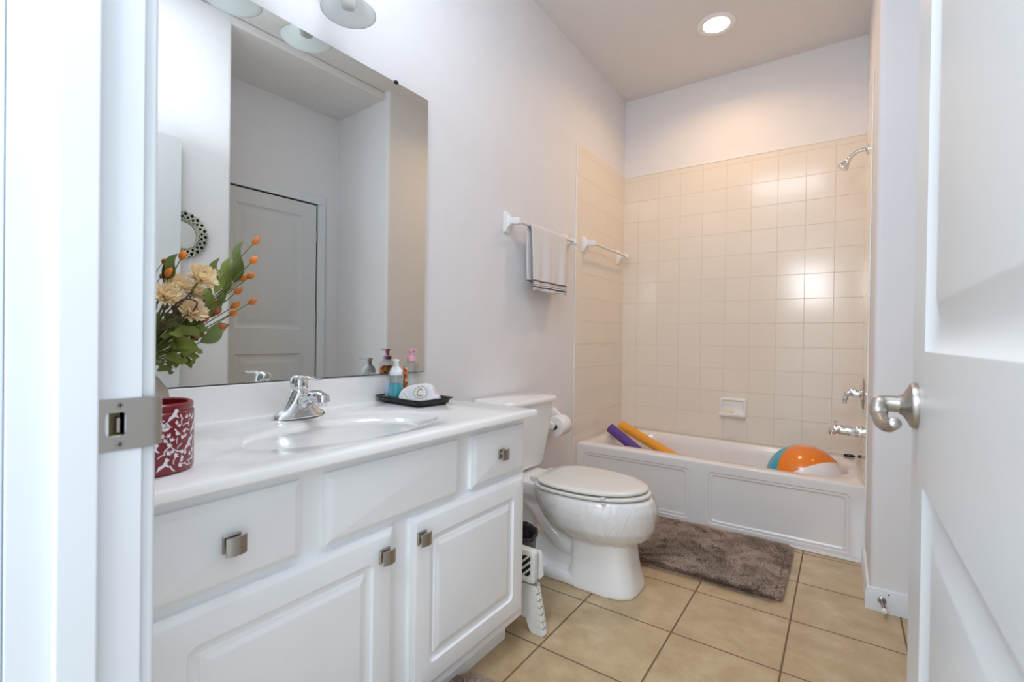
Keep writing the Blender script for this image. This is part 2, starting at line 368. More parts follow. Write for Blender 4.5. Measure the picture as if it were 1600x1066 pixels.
# tile fields of the tub surround
bm = B(); box(bm, 0, RX - 0.005, 0, 0.004, 0.35, 2.278); t = struct('tile_field', bm, 'tileback', wb)
bm = B(); box(bm, 0, 0.005, -0.803, 0.0, 0.0, 2.278); t = struct('tile_field', bm, 'tileside', wl)
bm = B(); box(bm, 0.0, 0.007, -0.806, -0.79, 0.0, 2.282); struct('tile_edge', bm, 'ceramic', wl, bevel=0.003)
bm = B(); box(bm, 0.0, RX - 0.005, -0.003, 0.0, 2.268, 2.282); struct('tile_edge', bm, 'ceramic', wb, bevel=0.002)
bm = B(); box(bm, RX - 0.005, RX, -0.803, 0.0, 0.35, 2.278); struct('tile_field', bm, 'tileside', wa)
bm = B(); box(bm, RX - 0.007, RX, -0.806, -0.79, 0.0, 2.282); struct('tile_edge', bm, 'ceramic', wa, bevel=0.003)
# baseboards
def baseboard(name, pts, h=0.085):
    """moulding running along pts (left side of travel is the room)"""
    prof = [(0, 0), (0.014, 0), (0.014, h - 0.02), (0.010, h - 0.012), (0.009, h - 0.004), (0.004, h), (0, h)]
    bm = B(); rings = []
    for i, p in enumerate(pts):
        p = Vector(p); a = Vector(pts[max(i - 1, 0)]); b = Vector(pts[min(i + 1, len(pts) - 1)])
        d1 = (p - a).normalized() if i else (b - p).normalized(); d2 = (b - p).normalized() if i < len(pts) - 1 else d1
        n1 = Vector((-d1.y, d1.x)); n2_ = Vector((-d2.y, d2.x)); n3 = (n1 + n2_).normalized(); n3 = n3 / max(0.3, n3.dot(n1))
        rings.append([(p.x + n3.x * q, p.y + n3.y * q, z) for q, z in prof])
    loft(bm, rings); return struct(name, bm, 'trim', smooth=True)
bb = baseboard('baseboard_right', [(RX, -0.748), (RX, BY), (RW, BY)][::-1])
# travel direction reversed so that the moulding faces the room
baseboard('baseboard_left', [(0, -0.81), (0, -2.165)][::-1] if False else [(0.0, -0.81), (0.0, -2.16)][::-1]) if False else None
bm = B(); box(bm, 0, 0.014, -2.16, -0.81, 0, 0.085); struct('baseboard_left', bm, 'trim', bevel=0.004)
bm = B(); box(bm, NX - 0.0, NX - 0.012, -3.30, NY, 0, 0.085); struct('baseboard_near', bm, 'trim', bevel=0.003)

# ---- door frame of the open doorway
fr_ = sempty('trim_1', (0, 0, 0))
bm = B(); box(bm, JX - 0.018, JX, WO, WI, 0, 0.9175, skip=('+z',)); box(bm, JX - 0.018, JX, WO, WI, 0.943, DH, skip=('-z',))
box(bm, JX - 0.018, JX, WO, -3.3405, 0.9175, 0.943, skip=('+z', '-z')); box(bm, JX - 0.018, JX, -3.3245, WI, 0.9175, 0.943, skip=('+z', '-z')); obj('jamb', bm, 'trim', fr_)
bm = B(); box(bm, JX, JX + 0.011, -3.384, -3.349, 0, DH); obj('door_stop', bm, 'trim', fr_, bevel=0.003, seg=3)
bm = B(); box(bm, 1.52, 1.538, WO, WI, 0, DH); box(bm, JX - 0.018, 1.538, WO, WI, DH, DH + 0.018); obj('jamb', bm, 'trim', fr_, bevel=0.0012)
def casing(bm, x0, x1, ytop, dy):
    w = 0.057
    for (a, b) in ((x0 - w, x0), (x1, x1 + w)):
        box(bm, a, b, min(ytop, ytop + dy), max(ytop, ytop + dy), 0, DH + 0.006)
    box(bm, x0 - w, x1 + w, min(ytop, ytop + dy), max(ytop, ytop + dy), DH + 0.006, DH + 0.006 + w)
bm = B(); w = .057
box(bm, JX - 0.005 - w, JX - 0.005, WI, WI + 0.016, 0, DH + 0.06); box(bm, JX - 0.005, NX, WI, WI + 0.016, DH + 0.006, DH + 0.06)
obj('casing', bm, 'trim', fr_, bevel=0.005, seg=3)
bm = B(); box(bm, JX - 0.008 - w, JX - 0.008, WO - 0.016, WO, 0, DH + 0.06); obj('casing', bm, 'trim', fr_, bevel=0.006, seg=3)
# strike plate on the jamb
bm = B(); X = JX; yc = -3.3225; z0, z1 = 0.901, 0.958
ring = rr(-3.3478, -3.30, z0, z1, 0.001, 4); hole = rr(-3.342, -3.3235, 0.9165, 0.944, 0.006, 4)
loft(bm, [[(X - 0.004, u, v) for u, v in hole], [(X + 0.0015, u, v) for u, v in hole], [(X + 0.0015, u, v) for u, v in ring], [(X, u, v) for u, v in ring]], False, False)
lip = [(-3.30, 0), (-3.293, 0.0), (-3.289, -0.003), (-3.287, -0.008)]
loft(bm, [[(X + 0.0015 + d, y, z0 + 0.001), (X + 0.0015 + d, y, z1 - 0.001), (X + d, y, z1 - 0.001), (X + d, y, z0 + 0.001)] for y, d in lip])
sp_ = obj('strike_plate', bm, 'steel', fr_, smooth=True); sp_['label'] = 'satin metal strike plate'
bm = B(); box(bm, X - 0.016, X - 0.0001, -3.3405, -3.3245, 0.9175, 0.943, skip=('+x',)); obj('latch_pocket', bm, 'wood', sp_)
bm = B(); box(bm, X - 0.0155, X - 0.004, -3.331, -3.3262, 0.919, 0.937); obj('latch_tab', bm, 'nickel', sp_, bevel=0.002)
bm = B(); box(bm, X + 0.0002, X + 0.0008, -3.3424, -3.339, 0.9165, 0.943); obj('painted_rim', bm, 'trim', sp_)
for zz in (0.951, 0.908):
    bm = B(); lathe(bm, [(0.0045, 0.001), (0.0042, 0.0022), (0.001, 0.0024)], (X, -3.3295, zz), 16, 'x'); sc = obj('screw', bm, 'nickel', sp_, smooth=True)
    bm = B()
    for a in (0, 1): box(bm, X + 0.0023, X + 0.0027, -3.3295 - (0.0025 if a else 0.0006), -3.3295 + (0.0025 if a else 0.0006), zz - (0.0006 if a else 0.0025), zz + (0.0006 if a else 0.0025))
    obj('screw_slot', bm, 'screwhole', sc)

# ---- interior doors
def door_slab(x0, x1, y0, y1, z0, z1, face, cells, name, parent, material='doorpaint'):
    """slab with moulded panels on the face looking to -X (face=-1); cells = (y0,y1,z0,z1) of the panel field"""
    bm = B()
    box(bm, x0, x1, y0, y1, z0, z1, skip=('-x',))
    fx = x0
    fr = lambda u, v, d: (fx + d, u, v)
    zs = [z0] + [0] * 0
    # tile the face: stiles / rails as cells around each panel
    edges = [z0]
    cells = sorted(cells, key=lambda c: c[2])
    for i, c in enumerate(cells):
        lo = edges[-1]; hi = z1 if i == len(cells) - 1 else (c[3] + cells[i + 1][2]) / 2
        ring0 = [fr(u, v, 0) for u, v in rr(y0, y1, lo, hi, 0, 6)]
        rings = [ring0]
        for ins, d, rad in ((0, 0, .004), (0.006, 0.007, .004), (0.022, 0.011, .004), (0.036, 0.011, .004), (0.062, 0.004, .004), (0.066, 0.003, .004)):
            rings.append([fr(u, v, d) for u, v in rr(c[0] + ins, c[1] - ins, c[2] + ins, c[3] - ins, rad, 6)])
        loft(bm, rings, False, True)
        edges.append(hi)
    bmesh.ops.remove_doubles(bm, verts=bm.verts, dist=1e-5)
    return obj(name, bm, material, parent, smooth=True)
d1 = sempty('door_1', (1.4975, -3.278, 0.012))
o = door_slab(0, 0.035, 0, 0.760, 0, 2.04, -1, [(0.128, 0.628, 0.12, 0.821), (0.128, 0.628, 1.008, 1.92)], 'door_slab', d1)
KN = (0.0, 0.760 - 0.062, 0.926)
kn = []
bm = B(); lathe(bm, [(0.034, 0.0), (0.0345, -0.005), (0.033, -0.008), (0.026, -0.011), (0.0165, -0.017), (0.0145, -0.021)], KN, 32, 'x')
h1 = obj('door_handle', bm, 'steel', d1, smooth=True); h1['label'] = 'satin metal wave lever handle'
bm = B()
tube(bm, smoothpath([(KN[0] - 0.018, KN[1], KN[2]), (KN[0] - 0.038, KN[1], KN[2]), (KN[0] - 0.0455, KN[1] - 0.006, KN[2] - 0.003), (KN[0] - 0.046, KN[1] - 0.024, KN[2] - 0.016), (KN[0] - 0.042, KN[1] - 0.048, KN[2] - 0.026), (KN[0] - 0.036, KN[1] - 0.075, KN[2] - 0.024), (KN[0] - 0.032, KN[1] - 0.096, KN[2] - 0.016)], 6),
     [0.0125] * 6 + [0.0125] * 6 + [0.0115] * 6 + [0.0100] * 6 + [0.0090] * 6 + [0.0080] * 6 + [0.0065], 18)
obj('lever', bm, 'steel', h1, smooth='all')
bm = B(); box(bm, 0.006, 0.029, 0.7602, 0.7612, 0.872, 0.930); obj('latch_plate', bm, 'steel', h1)
for zz in (0.25, 1.02, 1.80):
    bm = B(); box(bm, 0.004, 0.033, -0.0015, -0.0002, zz - 0.045, zz + 0.045); obj('hinge', bm, 'hinge', d1)
# closed door in the recess, seen in the mirror
d2 = sempty('door_2', (RW, -1.386, 0.0))
XD = -0.014
door_slab(XD, -0.0005, -0.71, 0.0, 0.012, 2.058, -1, [(-0.60, -0.115, 0.14, 0.89), (-0.60, -0.115, 1.075, 1.955)], 'door_slab', d2)
bm = B(); box(bm, -0.024, 0, 0.012, 0.075, 0, 2.07); box(bm, -0.024, 0, -0.79, -0.722, 0, 2.07); box(bm, -0.024, 0, -0.79, 0.075, 2.07, 2.132); obj('casing', bm, 'trim', d2, bevel=0.005)
bm = B(); box(bm, -0.003, 0.0, 0.0, 0.012, 0, 2.07); box(bm, -0.003, 0, -0.722, 0.0, 2.058, 2.07); obj('door_gap', bm, 'dark', d2)
for zz in (0.25, 1.167, 1.816):
    bm = B(); lathe(bm, [(0.007, -0.045), (0.007, 0.045)], (-0.010, 0.006, zz), 12)
    for q in range(-2, 3): lathe(bm, [(0.0078, q * 0.018 - 0.002), (0.0078, q * 0.018 + 0.002)], (-0.010, 0.006, zz), 12)
    obj('hinge', bm, 'hinge', d2)

# ------------------------------------------------------------ bathtub
TY = -0.7465; TZ = 0.36; TX1 = RX - 0.002
bm = B()
K = 14
def trz(x): return TZ + 0.012 * (1 - 2 * x / TX1) * 0.6
def tubring(x0, x1, y0, y1, z, r, flat=False): return [(x, y, (z if not flat else trz(x) + z)) for x, y in rr(x0, x1, y0, y1, r, K)]
rings = [tubring(0.006, TX1, TY + 0.001, -0.0005, -0.014, 0.004, True),
         tubring(0.010, TX1 - 0.0005, TY + 0.004, -0.0005, -0.004, 0.006, True),
         tubring(0.016, TX1 - 0.002, TY + 0.012, -0.0005, 0.0, 0.01, True),
         tubring(0.085, 1.452, -0.655, -0.085, 0.0, 0.24, True),
         tubring(0.092, 1.446, -0.648, -0.092, -0.003, 0.235, True),
         tubring(0.102, 1.438, -0.638, -0.102, -0.014, 0.228, True),
         tubring(0.130, 1.430, -0.628, -0.112, 0.30, 0.22),
         tubring(0.210, 1.405, -0.60, -0.135, 0.16, 0.20),
         tubring(0.27, 1.38, -0.57, -0.16, 0.085, 0.18),
         tubring(0.33, 1.34, -0.53, -0.20, 0.062, 0.15)]
loft(bm, rings, False, True)
tb = thing('bathtub', 'white enamel bathtub in the tiled alcove, two framed panels on its apron', 'bathtub')
obj('basin', bm, 'tub', tb, smooth='all')
bm = B()
fr = lambda u, v, d: (u, TY + d, v)
gro = [(0, 0, .02), (0.004, 0.005, .02), (0.016, 0.005, .018), (0.020, 0.009, .016), (0.028, 0.010, .014)]
box(bm, 0.006, TX1, TY, TY + 0.05, 0, TZ - 0.012, skip=('-y', '+z'))
for (cx0, cx1, px0, px1) in ((0.006, 0.757, 0.058, 0.706), (0.757, TX1, 0.808, 1.446)):
    rings = [[fr(u, v, 0) for u, v in rr(cx0, cx1, 0.012, TZ - 0.02, 0, 6)]]
    for ins, d, rad in gro:
        rings.append([fr(u, v, d) for u, v in rr(px0 + ins, px1 - ins, 0.028 + ins, 0.312 - ins, rad, 6)])
    loft(bm, rings, False, True)
loft(bm, [[(x, TY + d, z) for x in (0.006, TX1)] for d, z in ((0, TZ - 0.02), (0.0, TZ - 0.012), (0.001, TZ - 0.006))], False, False, closed=False)
loft(bm, [[(x, TY + d, z) for x in (0.006, TX1)] for d, z in ((0, 0.012), (-0.004, 0.008), (-0.004, 0.0))], False, False, closed=False)
bmesh.ops.remove_doubles(bm, verts=bm.verts, dist=1e-5)
obj('apron', bm, 'tub', tb, smooth=True)
bm = B(); box(bm, 0.3, TX1 - 0.02, TY - 0.010, TY - 0.004, 0, 0.006); obj('caulk_line', bm, 'ashgrey', tb, bevel=0.003)
bm = B(); lathe(bm, [(0.038, 0), (0.038, -0.004), (0.030, -0.008), (0.006, -0.009)], (1.4285, -0.37, 0.255), 28, 'x'); obj('overflow_plate', bm, 'chrome', tb, smooth=True)
bm = B(); lathe(bm, [(0.03, 0.0), (0.03, 0.003), (0.008, 0.004)], (1.25, -0.37, 0.0625), 24); obj('drain', bm, 'chrome', tb, smooth=True)

# ------------------------------------------------------------ alcove fittings
sv = thing('shower_valve', 'round chrome shower valve with curved lever on the right alcove wall', 'shower valve', (RX - 0.005, -0.37, 0.757))
bm = B(); lathe(bm, [(0.082, 0), (0.084, -0.005), (0.080, -0.010), (0.060, -0.014), (0.030, -0.018), (0.022, -0.019)], (0, 0, 0), 40, 'x'); obj('escutcheon', bm, 'chrome', sv, smooth=True)
bm = B(); lathe(bm, [(0.021, -0.018), (0.021, -0.045), (0.019, -0.052), (0.012, -0.056)], (0, 0, 0), 24, 'x')
tube(bm, smoothpath([(-0.030, 0, 0.006), (-0.052, 0, 0.012), (-0.072, 0, -0.004), (-0.080, 0, -0.032), (-0.082, 0, -0.058)], 5), [0.017] * 6 + [0.016] * 5 + [0.013] * 5 + [0.010] * 4 + [0.007], 14)
obj('lever', bm, 'chrome', sv, smooth=True)
ts = thing('tub_spout', 'chrome tub spout with a diverter knob, above the beach ball end of the tub', 'faucet', (RX - 0.005, -0.37, 0.556))
bm = B(); lathe(bm, [(0.031, 0), (0.031, -0.03), (0.029, -0.034)], (0, 0, 0), 28, 'x'); obj('collar', bm, 'chrome', ts, smooth=True)
bm = B(); tube(bm, smoothpath([(-0.032, 0, 0), (-0.07, 0, 0.001), (-0.11, 0, 0.003), (-0.128, 0, 0.001), (-0.136, 0, -0.012), (-0.137, 0, -0.026)], 5), [0.029] * 5 + [0.027] * 5 + [0.024] * 5 + [0.0215] * 5 + [0.019] * 6, 22)
obj('spout', bm, 'chrome', ts, smooth=True)
bm = B(); lathe(bm, [(0.003, 0.02), (0.003, 0.038), (0.010, 0.041), (0.011, 0.046), (0.006, 0.048)], (-0.122, 0, 0), 16); obj('diverter_knob', bm, 'chrome', ts, smooth=True)
sh = thing('wall_shower', 'small chrome shower head on a bent arm high on the right alcove wall', 'shower head', (RX - 0.005, -0.37, 2.055))
bm = B(); lathe(bm, [(0.030, 0), (0.030, -0.003), (0.016, -0.010), (0.012, -0.012)], (0, 0, 0), 28, 'x'); obj('flange', bm, 'chrome', sh, smooth=True)
bm = B(); tube(bm, smoothpath([(0, 0, 0.0), (-0.025, 0, 0.002), (-0.05, 0, -0.004), (-0.072, 0, -0.022), (-0.088, 0, -0.040)], 5), 0.0095, 14); obj('arm', bm, 'chrome', sh, smooth=True)
bm = B()
hd = [(0.012, 0), (0.015, 0.008), (0.014, 0.018), (0.018, 0.024), (0.026, 0.040), (0.0285, 0.052), (0.027, 0.056), (0.022, 0.055)]
dv = V(-0.55, 0, -0.83).normalized(); a = V(0, 1, 0); b = dv.cross(a); base = V(-0.082, 0, -0.034)
loft(bm, [[tuple(base + dv * h + a * r * math.cos(2 * PI * i / 24) + b * r * math.sin(2 * PI * i / 24)) for i in range(24)] for r, h in hd])
obj('head', bm, 'chrome', sh, smooth=True)
sd = thing('soap_dish', 'white ceramic soap dish set into the tiled back wall above the tub', 'soap dish', (0.80, 0.0, 0.58))
bm = B()
fr = lambda u, v, d: (u, -d, v)
panel(bm, (-0.083, 0.083, -0.064, 0.064), [(0, 0, .012), (0.002, 0.010, .012), (0.010, 0.016, .012), (0.016, 0.014, .01), (0.022, 0.004, .008)], fr)
loft(bm, [[(x, -y, z) for y, z in ((0.003, -0.055), (0.003, -0.040), (0.030, -0.043), (0.040, -0.034), (0.047, -0.040), (0.044, -0.056), (0.022, -0.064))] for x in (-0.081, 0.081)])
obj('dish', bm, 'ceramic', sd, smooth=True, bevel=0.003)
bm = B(); ellipsoid(bm, (0, 0, 0), 0.040, 0.012, 0.008, 18, 8); tag(obj('soap_bar', bm, 'soap', None, smooth='all'), 'worn cream sliver of soap resting in the wall soap dish', 'soap').location = (0.770, -0.022, 0.547)
bm = B(); lathe(bm, [(0.026, 0), (0.028, 0.006), (0.024, 0.013), (0.010, 0.016)], (0, 0, 0), 24, sx=1.0, sy=0.55); o = tag(obj('drain_stopper', bm, 'black', None, smooth=True), 'small flat black stopper lying on the tub ledge below the spout', 'drain stopper'); o.location = (1.447, -0.045, 0.3525)
bm = B(); lathe(bm, [(0.009, 0), (0.009, -0.010), (0.005, -0.013)], (0, 0, 0), 14, 'x'); o = tag(obj('wall_screw', bm, 'screwhole', None, smooth=True), 'small metal screw head in the alcove wall near the tub ledge', 'screw'); o.location = (RX - 0.005, -0.10, 0.372)

# beach ball
bm = B(); bmesh.ops.create_icosphere(bm, subdivisions=5, radius=0.192)
bb_ = obj('beach_ball', bm, 'ball', None, smooth='all'); tag(bb_, 'inflated orange, white and teal beach ball in the right end of the tub', 'ball')
bb_.location = (1.238, -0.37, 0.062 + 0.196)
AX = V(-0.612, -0.786, 0.03).normalized(); UPV = V(0.39, 0.02, 0.92); UPV = (UPV - AX * UPV.dot(AX)).normalized(); XV = UPV.cross(AX)
bb_.rotation_euler = Matrix((XV, UPV, AX)).transposed().to_euler()
# pool noodles
def noodle(name, p0, p1, sag, r, m, label):
    p0 = Vector(p0); p1 = Vector(p1); bm = B(); pts = []
    for i in range(17):
        t_ = i / 16; p = p0.lerp(p1, t_); p.z -= sag * 4 * t_ * (1 - t_); pts.append(p)
    t0 = (pts[1] - pts[0]).normalized()
    vs = tube(bm, pts, r, 24, cap=False)
    pin = tube(bm, [pts[0] , pts[0] + t0 * 0.12], r * 0.33, 24, cap=False)
    a = [x for x in vs[0]]; b = [x for x in pin[0]]
    for i in range(24): bm.faces.new((a[i], a[(i + 1) % 24], b[(i + 1) % 24], b[i]))
    bm.faces.new(vs[-1]); bm.faces.new(pin[-1])
    return tag(obj(name, bm, m, None, smooth=True), label, 'pool noodle', 'pool noodles in the tub')
noodle('pool_noodle', (0.085, -0.40, 0.415), (0.62, -0.50, 0.118), 0.0, 0.032, 'purple', 'purple foam pool noodle leaning out of the left end of the tub')
noodle('pool_noodle', (0.10, -0.24, 0.415), (0.86, -0.33, 0.098), 0.0, 0.032, 'orange', 'orange foam pool noodle leaning over the left end of the tub')

# ------------------------------------------------------------ towel bars
def towel_bar(name, y0, y1, z, label, x=0.0):
    t = thing(name, label, 'towel bar', (x, (y0 + y1) / 2, z), 0, 'towel bars on the left wall')
    L = (y1 - y0) / 2
    for s in (-1, 1):
        bm = B(); rings = []
        for d, hy, zt, zb in ((0, 0.030, 0.052, -0.052), (0.008, 0.030, 0.052, -0.052), (0.012, 0.024, 0.046, -0.044), (0.020, 0.019, 0.030, -0.026), (0.036, 0.016, 0.022, -0.010), (0.055, 0.0155, 0.020, -0.004 - 0.010), (0.075, 0.0155, 0.018, -0.016), (0.084, 0.012, 0.012, -0.012)):
            rings.append([(d, s * L + p, q) for p, q in rr(-hy, hy, zb, zt, 0.005, 4)])
        loft(bm, rings); obj('bracket', bm, 'ceramic', t, smooth=True)
    bm = B(); tube(bm, [(0.066, -L + 0.01, 0.002), (0.066, L - 0.01, 0.002)], 0.0085, 14); obj('bar', bm, 'whiteplastic', t, smooth=True)
    return t
towel_bar('towel_bar', -1.55, -0.94, 1.612, 'white ceramic towel bar on the painted wall, carrying the striped hand towel')
towel_bar('towel_bar', -0.69, -0.115, 1.647, 'empty white ceramic towel bar on the tiled left wall of the tub', 0.005)
# hand towel
bm = B()
NY_, NZ_ = 26, 30; y0, y1 = -1.445, -1.068; zt = 1.612 + 0.0125
rows = []
prof = []   # (x, z) going up the back, over the bar, down the front
for i in range(14): prof.append((0.056 - 0.004 * math.sin(i / 13 * PI), 1.315 + (zt - 0.014 - 1.315) * i / 13))
for i in range(7):
    a = PI - PI * i / 6; prof.append((0.066 + 0.0145 * math.cos(a), zt - 0.012 + 0.0135 * math.sin(a)))
for i in range(1, 22): prof.append((0.0815 + 0.010 * math.sin(i / 21 * 1.5), zt - 0.012 - (zt - 0.012 - 1.277) * i / 21))
for j in range(NY_ + 1):
    ty = j / NY_
    row = []
    for i, (x, z) in enumerate(prof):
        dn = max(0, (zt - z) / 0.33)
        wv = 0.006 * dn * math.sin(ty * 15 + 1) + 0.004 * dn * math.sin(ty * 27 + i * 0.1)
        sq = (0.5 - ty) * 0.03 * (1 if i > 17 else 0.3) * dn
        yy = y0 + (y1 - y0) * ty + sq * 0.5 + 0
        row.append((x + (wv if i > 17 else wv * 0.5), yy, z + (0.006 * math.sin(ty * 9) * dn)))
    rows.append(row)
loft(bm, rows, False, False, closed=False)
ht = obj('hand_towel', bm, 'handtowel', None, smooth='all'); tag(ht, 'white terry hand towel with dark stripes near its hem, draped over the towel bar', 'towel')
sm = ht.modifiers.new('solid', 'SOLIDIFY'); sm.thickness = 0.005; sm.offset = 0

# ------------------------------------------------------------ toilet paper
tp = thing('toilet_paper_holder', 'white toilet paper holder on the wall between toilet and tub', 'toilet paper holder', (0, -1.13, 0.545))
for s in (-1, 1):
    bm = B(); rings = []
    for d, hy, zt_, zb_ in ((0, 0.024, 0.075, -0.02), (0.008, 0.024, 0.075, -0.02), (0.02, 0.017, 0.062, -0.018), (0.06, 0.012, 0.03, -0.018), (0.095, 0.012, 0.016, -0.016), (0.100, 0.008, 0.010, -0.010)):
        rings.append([(d, s * 0.082 + p, q) for p, q in rr(-hy, hy, zb_, zt_, 0.005, 4)])
    loft(bm, rings); obj('post', bm, 'ceramic', tp, smooth=True)
bm = B(); tube(bm, [(0.083, -0.075, 0), (0.083, 0.075, 0)], 0.0095, 14); obj('roller', bm, 'whiteplastic', tp, smooth=True)
bm = B(); rings = []
for r, h in ((0.019, -0.05), (0.056, -0.05), (0.0575, -0.048), (0.0575, 0.048), (0.056, 0.05), (0.019, 0.05), (0.019, -0.05)):
    rings.append([(r * math.cos(2 * PI * i / 40), h, r * math.sin(2 * PI * i / 40)) for i in range(40)])
loft(bm, rings, False, False)
ro = thing('toilet_paper_roll', 'full white toilet paper roll hanging on the wall holder', 'toilet paper', (0.083, -1.13, 0.536))
obj('paper', bm, 'paper', ro, smooth=True)
bm = B(); loft(bm, [[(r * math.cos(2 * PI * i / 30), h, r * math.sin(2 * PI * i / 30)) for i in range(30)] for r, h in ((0.0188, -0.049), (0.0188, 0.049), (0.0175, 0.049), (0.0175, -0.049), (0.0188, -0.049))], False, False); obj('cardboard_core', bm, 'card', ro, smooth=True)

# ------------------------------------------------------------ toilet
TC = -1.615
to = thing('toilet', 'white two-piece toilet with closed lid between the vanity and the tub', 'toilet', (0, TC, 0))
def egg(x0, x1, hw, z, n_=40, xw=None, pb=2.6, pf=2.0):
    xw = xw if xw is not None else x0 + (x1 - x0) * 0.45; out = []
    for i in range(n_):
        a = 2 * PI * i / n_; ca, sa = math.cos(a), math.sin(a)
        p = pf if ca > 0 else pb
        cx = math.copysign(abs(ca) ** (2 / p), ca); sy = math.copysign(abs(sa) ** (2 / p), sa)
        out.append((xw + (x1 - xw) * cx if ca > 0 else xw + (xw - x0) * cx, hw * sy, z))
    return out
bm = B()
loft(bm, [egg(0.455, 0.745, 0.128, 0.0, pf=3.2, pb=7, xw=.60), egg(0.458, 0.742, 0.127, 0.02, pf=3.2, pb=7, xw=.60), egg(0.468, 0.722, 0.116, 0.10, pf=3, pb=7, xw=.6), egg(0.47, 0.712, 0.110, 0.18, pf=2.8, pb=7, xw=.6), egg(0.46, 0.715, 0.112, 0.215, pf=2.5, pb=3.5, xw=.58), egg(0.42, 0.735, 0.120, 0.25, pb=3)])
loft(bm, [egg(0.43, 0.725, 0.112, 0.195), egg(0.375, 0.770, 0.154, 0.225), egg(0.33, 0.790, 0.176, 0.26), egg(0.30, 0.797, 0.185, 0.305), egg(0.28, 0.797, 0.186, 0.345), egg(0.27, 0.785, 0.182, 0.372), egg(0.275, 0.77, 0.176, 0.385)])
# rear shelf under the tank
loft(bm, [[(x, y, z) for x, y in rr(x0, x1, -w_, w_, 0.03, 6)] for x0, x1, w_, z in ((0.04, 0.36, 0.085, 0.30), (0.03, 0.38, 0.11, 0.335), (0.025, 0.36, 0.118, 0.375), (0.025, 0.34, 0.118, 0.392))])
# trapway and back foot
tube(bm, smoothpath([(0.10, 0, 0.31), (0.19, 0, 0.315), (0.27, 0, 0.27), (0.345, 0, 0.19), (0.43, 0, 0.135), (0.54, 0, 0.12)], 5), 0.086, 24, flat=0.60)
loft(bm, [[(x, y, z) for x, y in rr(x0, x1, -w_, w_, rd, 6)] for x0, x1, w_, z, rd in ((0.10, 0.60, 0.125, 0, .05), (0.10, 0.60, 0.125, 0.028, .05), (0.13, 0.58, 0.115, 0.045, .05), (0.16, 0.55, 0.085, 0.055, .05), (0.18, 0.55, 0.04, 0.14, .04))])
tube(bm, [(0.22, 0, 0.02), (0.20, 0, 0.20), (0.17, 0, 0.32)], [0.045, 0.035, 0.05], 18)
for s in (-1, 1): ellipsoid(bm, (0.33, s * 0.100, 0.045), 0.022, 0.018, 0.020, 14, 8)
ob = obj('bowl', bm, 'porcelain', to, smooth='all')
rm = ob.modifiers.new('rm', 'REMESH'); rm.mode = 'VOXEL'; rm.voxel_size = 0.0055; rm.use_smooth_shade = True
sm = ob.modifiers.new('sm', 'SMOOTH'); sm.factor = 0.6; sm.iterations = 5
# plastic wrap stretched round the bowl
bm = B(); rings = []
rb = random.Random(4)
ZS = [0.20, 0.225, 0.245, 0.262, 0.285, 0.305, 0.325, 0.345, 0.36, 0.373, 0.384]
def lerpw(z):
    T_ = [(0.195, 0.43, 0.725, 0.112), (0.225, 0.375, 0.770, 0.154), (0.26, 0.33, 0.790, 0.176), (0.305, 0.30, 0.797, 0.185), (0.345, 0.28, 0.797, 0.186), (0.372, 0.27, 0.785, 0.182), (0.39, 0.27, 0.775, 0.178)]
    for a, b in zip(T_, T_[1:]):
        if z <= b[0]:
            t_ = (z - a[0]) / (b[0] - a[0]); return [a[i] + (b[i] - a[i]) * t_ for i in (1, 2, 3)]
    return T_[-1][1:]
for z in ZS:
    x0, x1, hw = lerpw(z)
    rg = egg(x0 - 0.004, x1 + 0.004, hw + 0.004, z, 150)
    c0 = 0.53
    rings.append([(c0 + (x - c0) * (1 + k_), y * (1 + k_), z_ + rb.uniform(-.002, .002)) for (x, y, z_), k_ in
                  ((p, 0.006 + 0.008 * math.sin(i * 0.9 + z * 25) * math.sin(i * 0.31) + 0.004 * math.sin(i * 2.3 + z * 60)) for i, p in enumerate(rg))])
loft(bm, rings, False, False); fo = obj('plastic_wrap', bm, 'film', to, smooth='all'); fo['label'] = 'wrinkled clear plastic film stretched round the bowl'
def lidshape(x0, x1, hw, z): return [(x, y, z) for x, y, _ in egg(x0, x1, hw, 0, 56, xw=0.50, pb=3.2, pf=2.0)]
bm = B(); loft(bm, [lidshape(0.288, 0.766, 0.178, 0.3905), lidshape(0.282, 0.774, 0.185, 0.394), lidshape(0.282, 0.774, 0.185, 0.401), lidshape(0.287, 0.769, 0.181, 0.4045), lidshape(0.32, 0.72, 0.15, 0.405)])
obj('seat_ring', bm, 'seat', to, smooth=True)
bm = B(); loft(bm, [lidshape(0.304, 0.750, 0.172, 0.4095), lidshape(0.297, 0.761, 0.181, 0.4135), lidshape(0.298, 0.761, 0.181, 0.420), lidshape(0.305, 0.754, 0.175, 0.4255), lidshape(0.34, 0.72, 0.15, 0.4275)])
obj('lid', bm, 'seat', to, smooth=True)
for bx in ((0.640, 0.655, -0.1745, -0.160, 0.3865, 0.391), (0.635, 0.650, -0.170, -0.155, 0.404, 0.4105), (0.635, 0.650, 0.155, 0.170, 0.404, 0.4105)):
    bm = B(); box(bm, *bx); obj('seat_bumper', bm, 'seat', to, bevel=0.001)
for s in (-1, 1):
    bm = B(); loft(bm, [[(x, s * 0.075 + y, z) for x, y in rr(0.258, 0.30, -0.02, 0.02, 0.006, 4)] for z in (0.392, 0.410)]); tube(bm, [(0.29, s * 0.075 - 0.028, 0.407), (0.29, s * 0.075 + 0.028, 0.407)], 0.008, 12)
    obj('hinge', bm, 'seat', to, smooth=True)
bm = B(); rings = []
for z, x0, x1, hw in ((0.402, 0.05, 0.165, 0.155), (0.408, 0.04, 0.178, 0.168), (0.45, 0.036, 0.186, 0.175), (0.58, 0.030, 0.203, 0.188), (0.716, 0.026, 0.216, 0.198)):
    rings.append([(x, y, z) for x, y in rr(x0, x1, -hw, hw, 0.03, 7)])
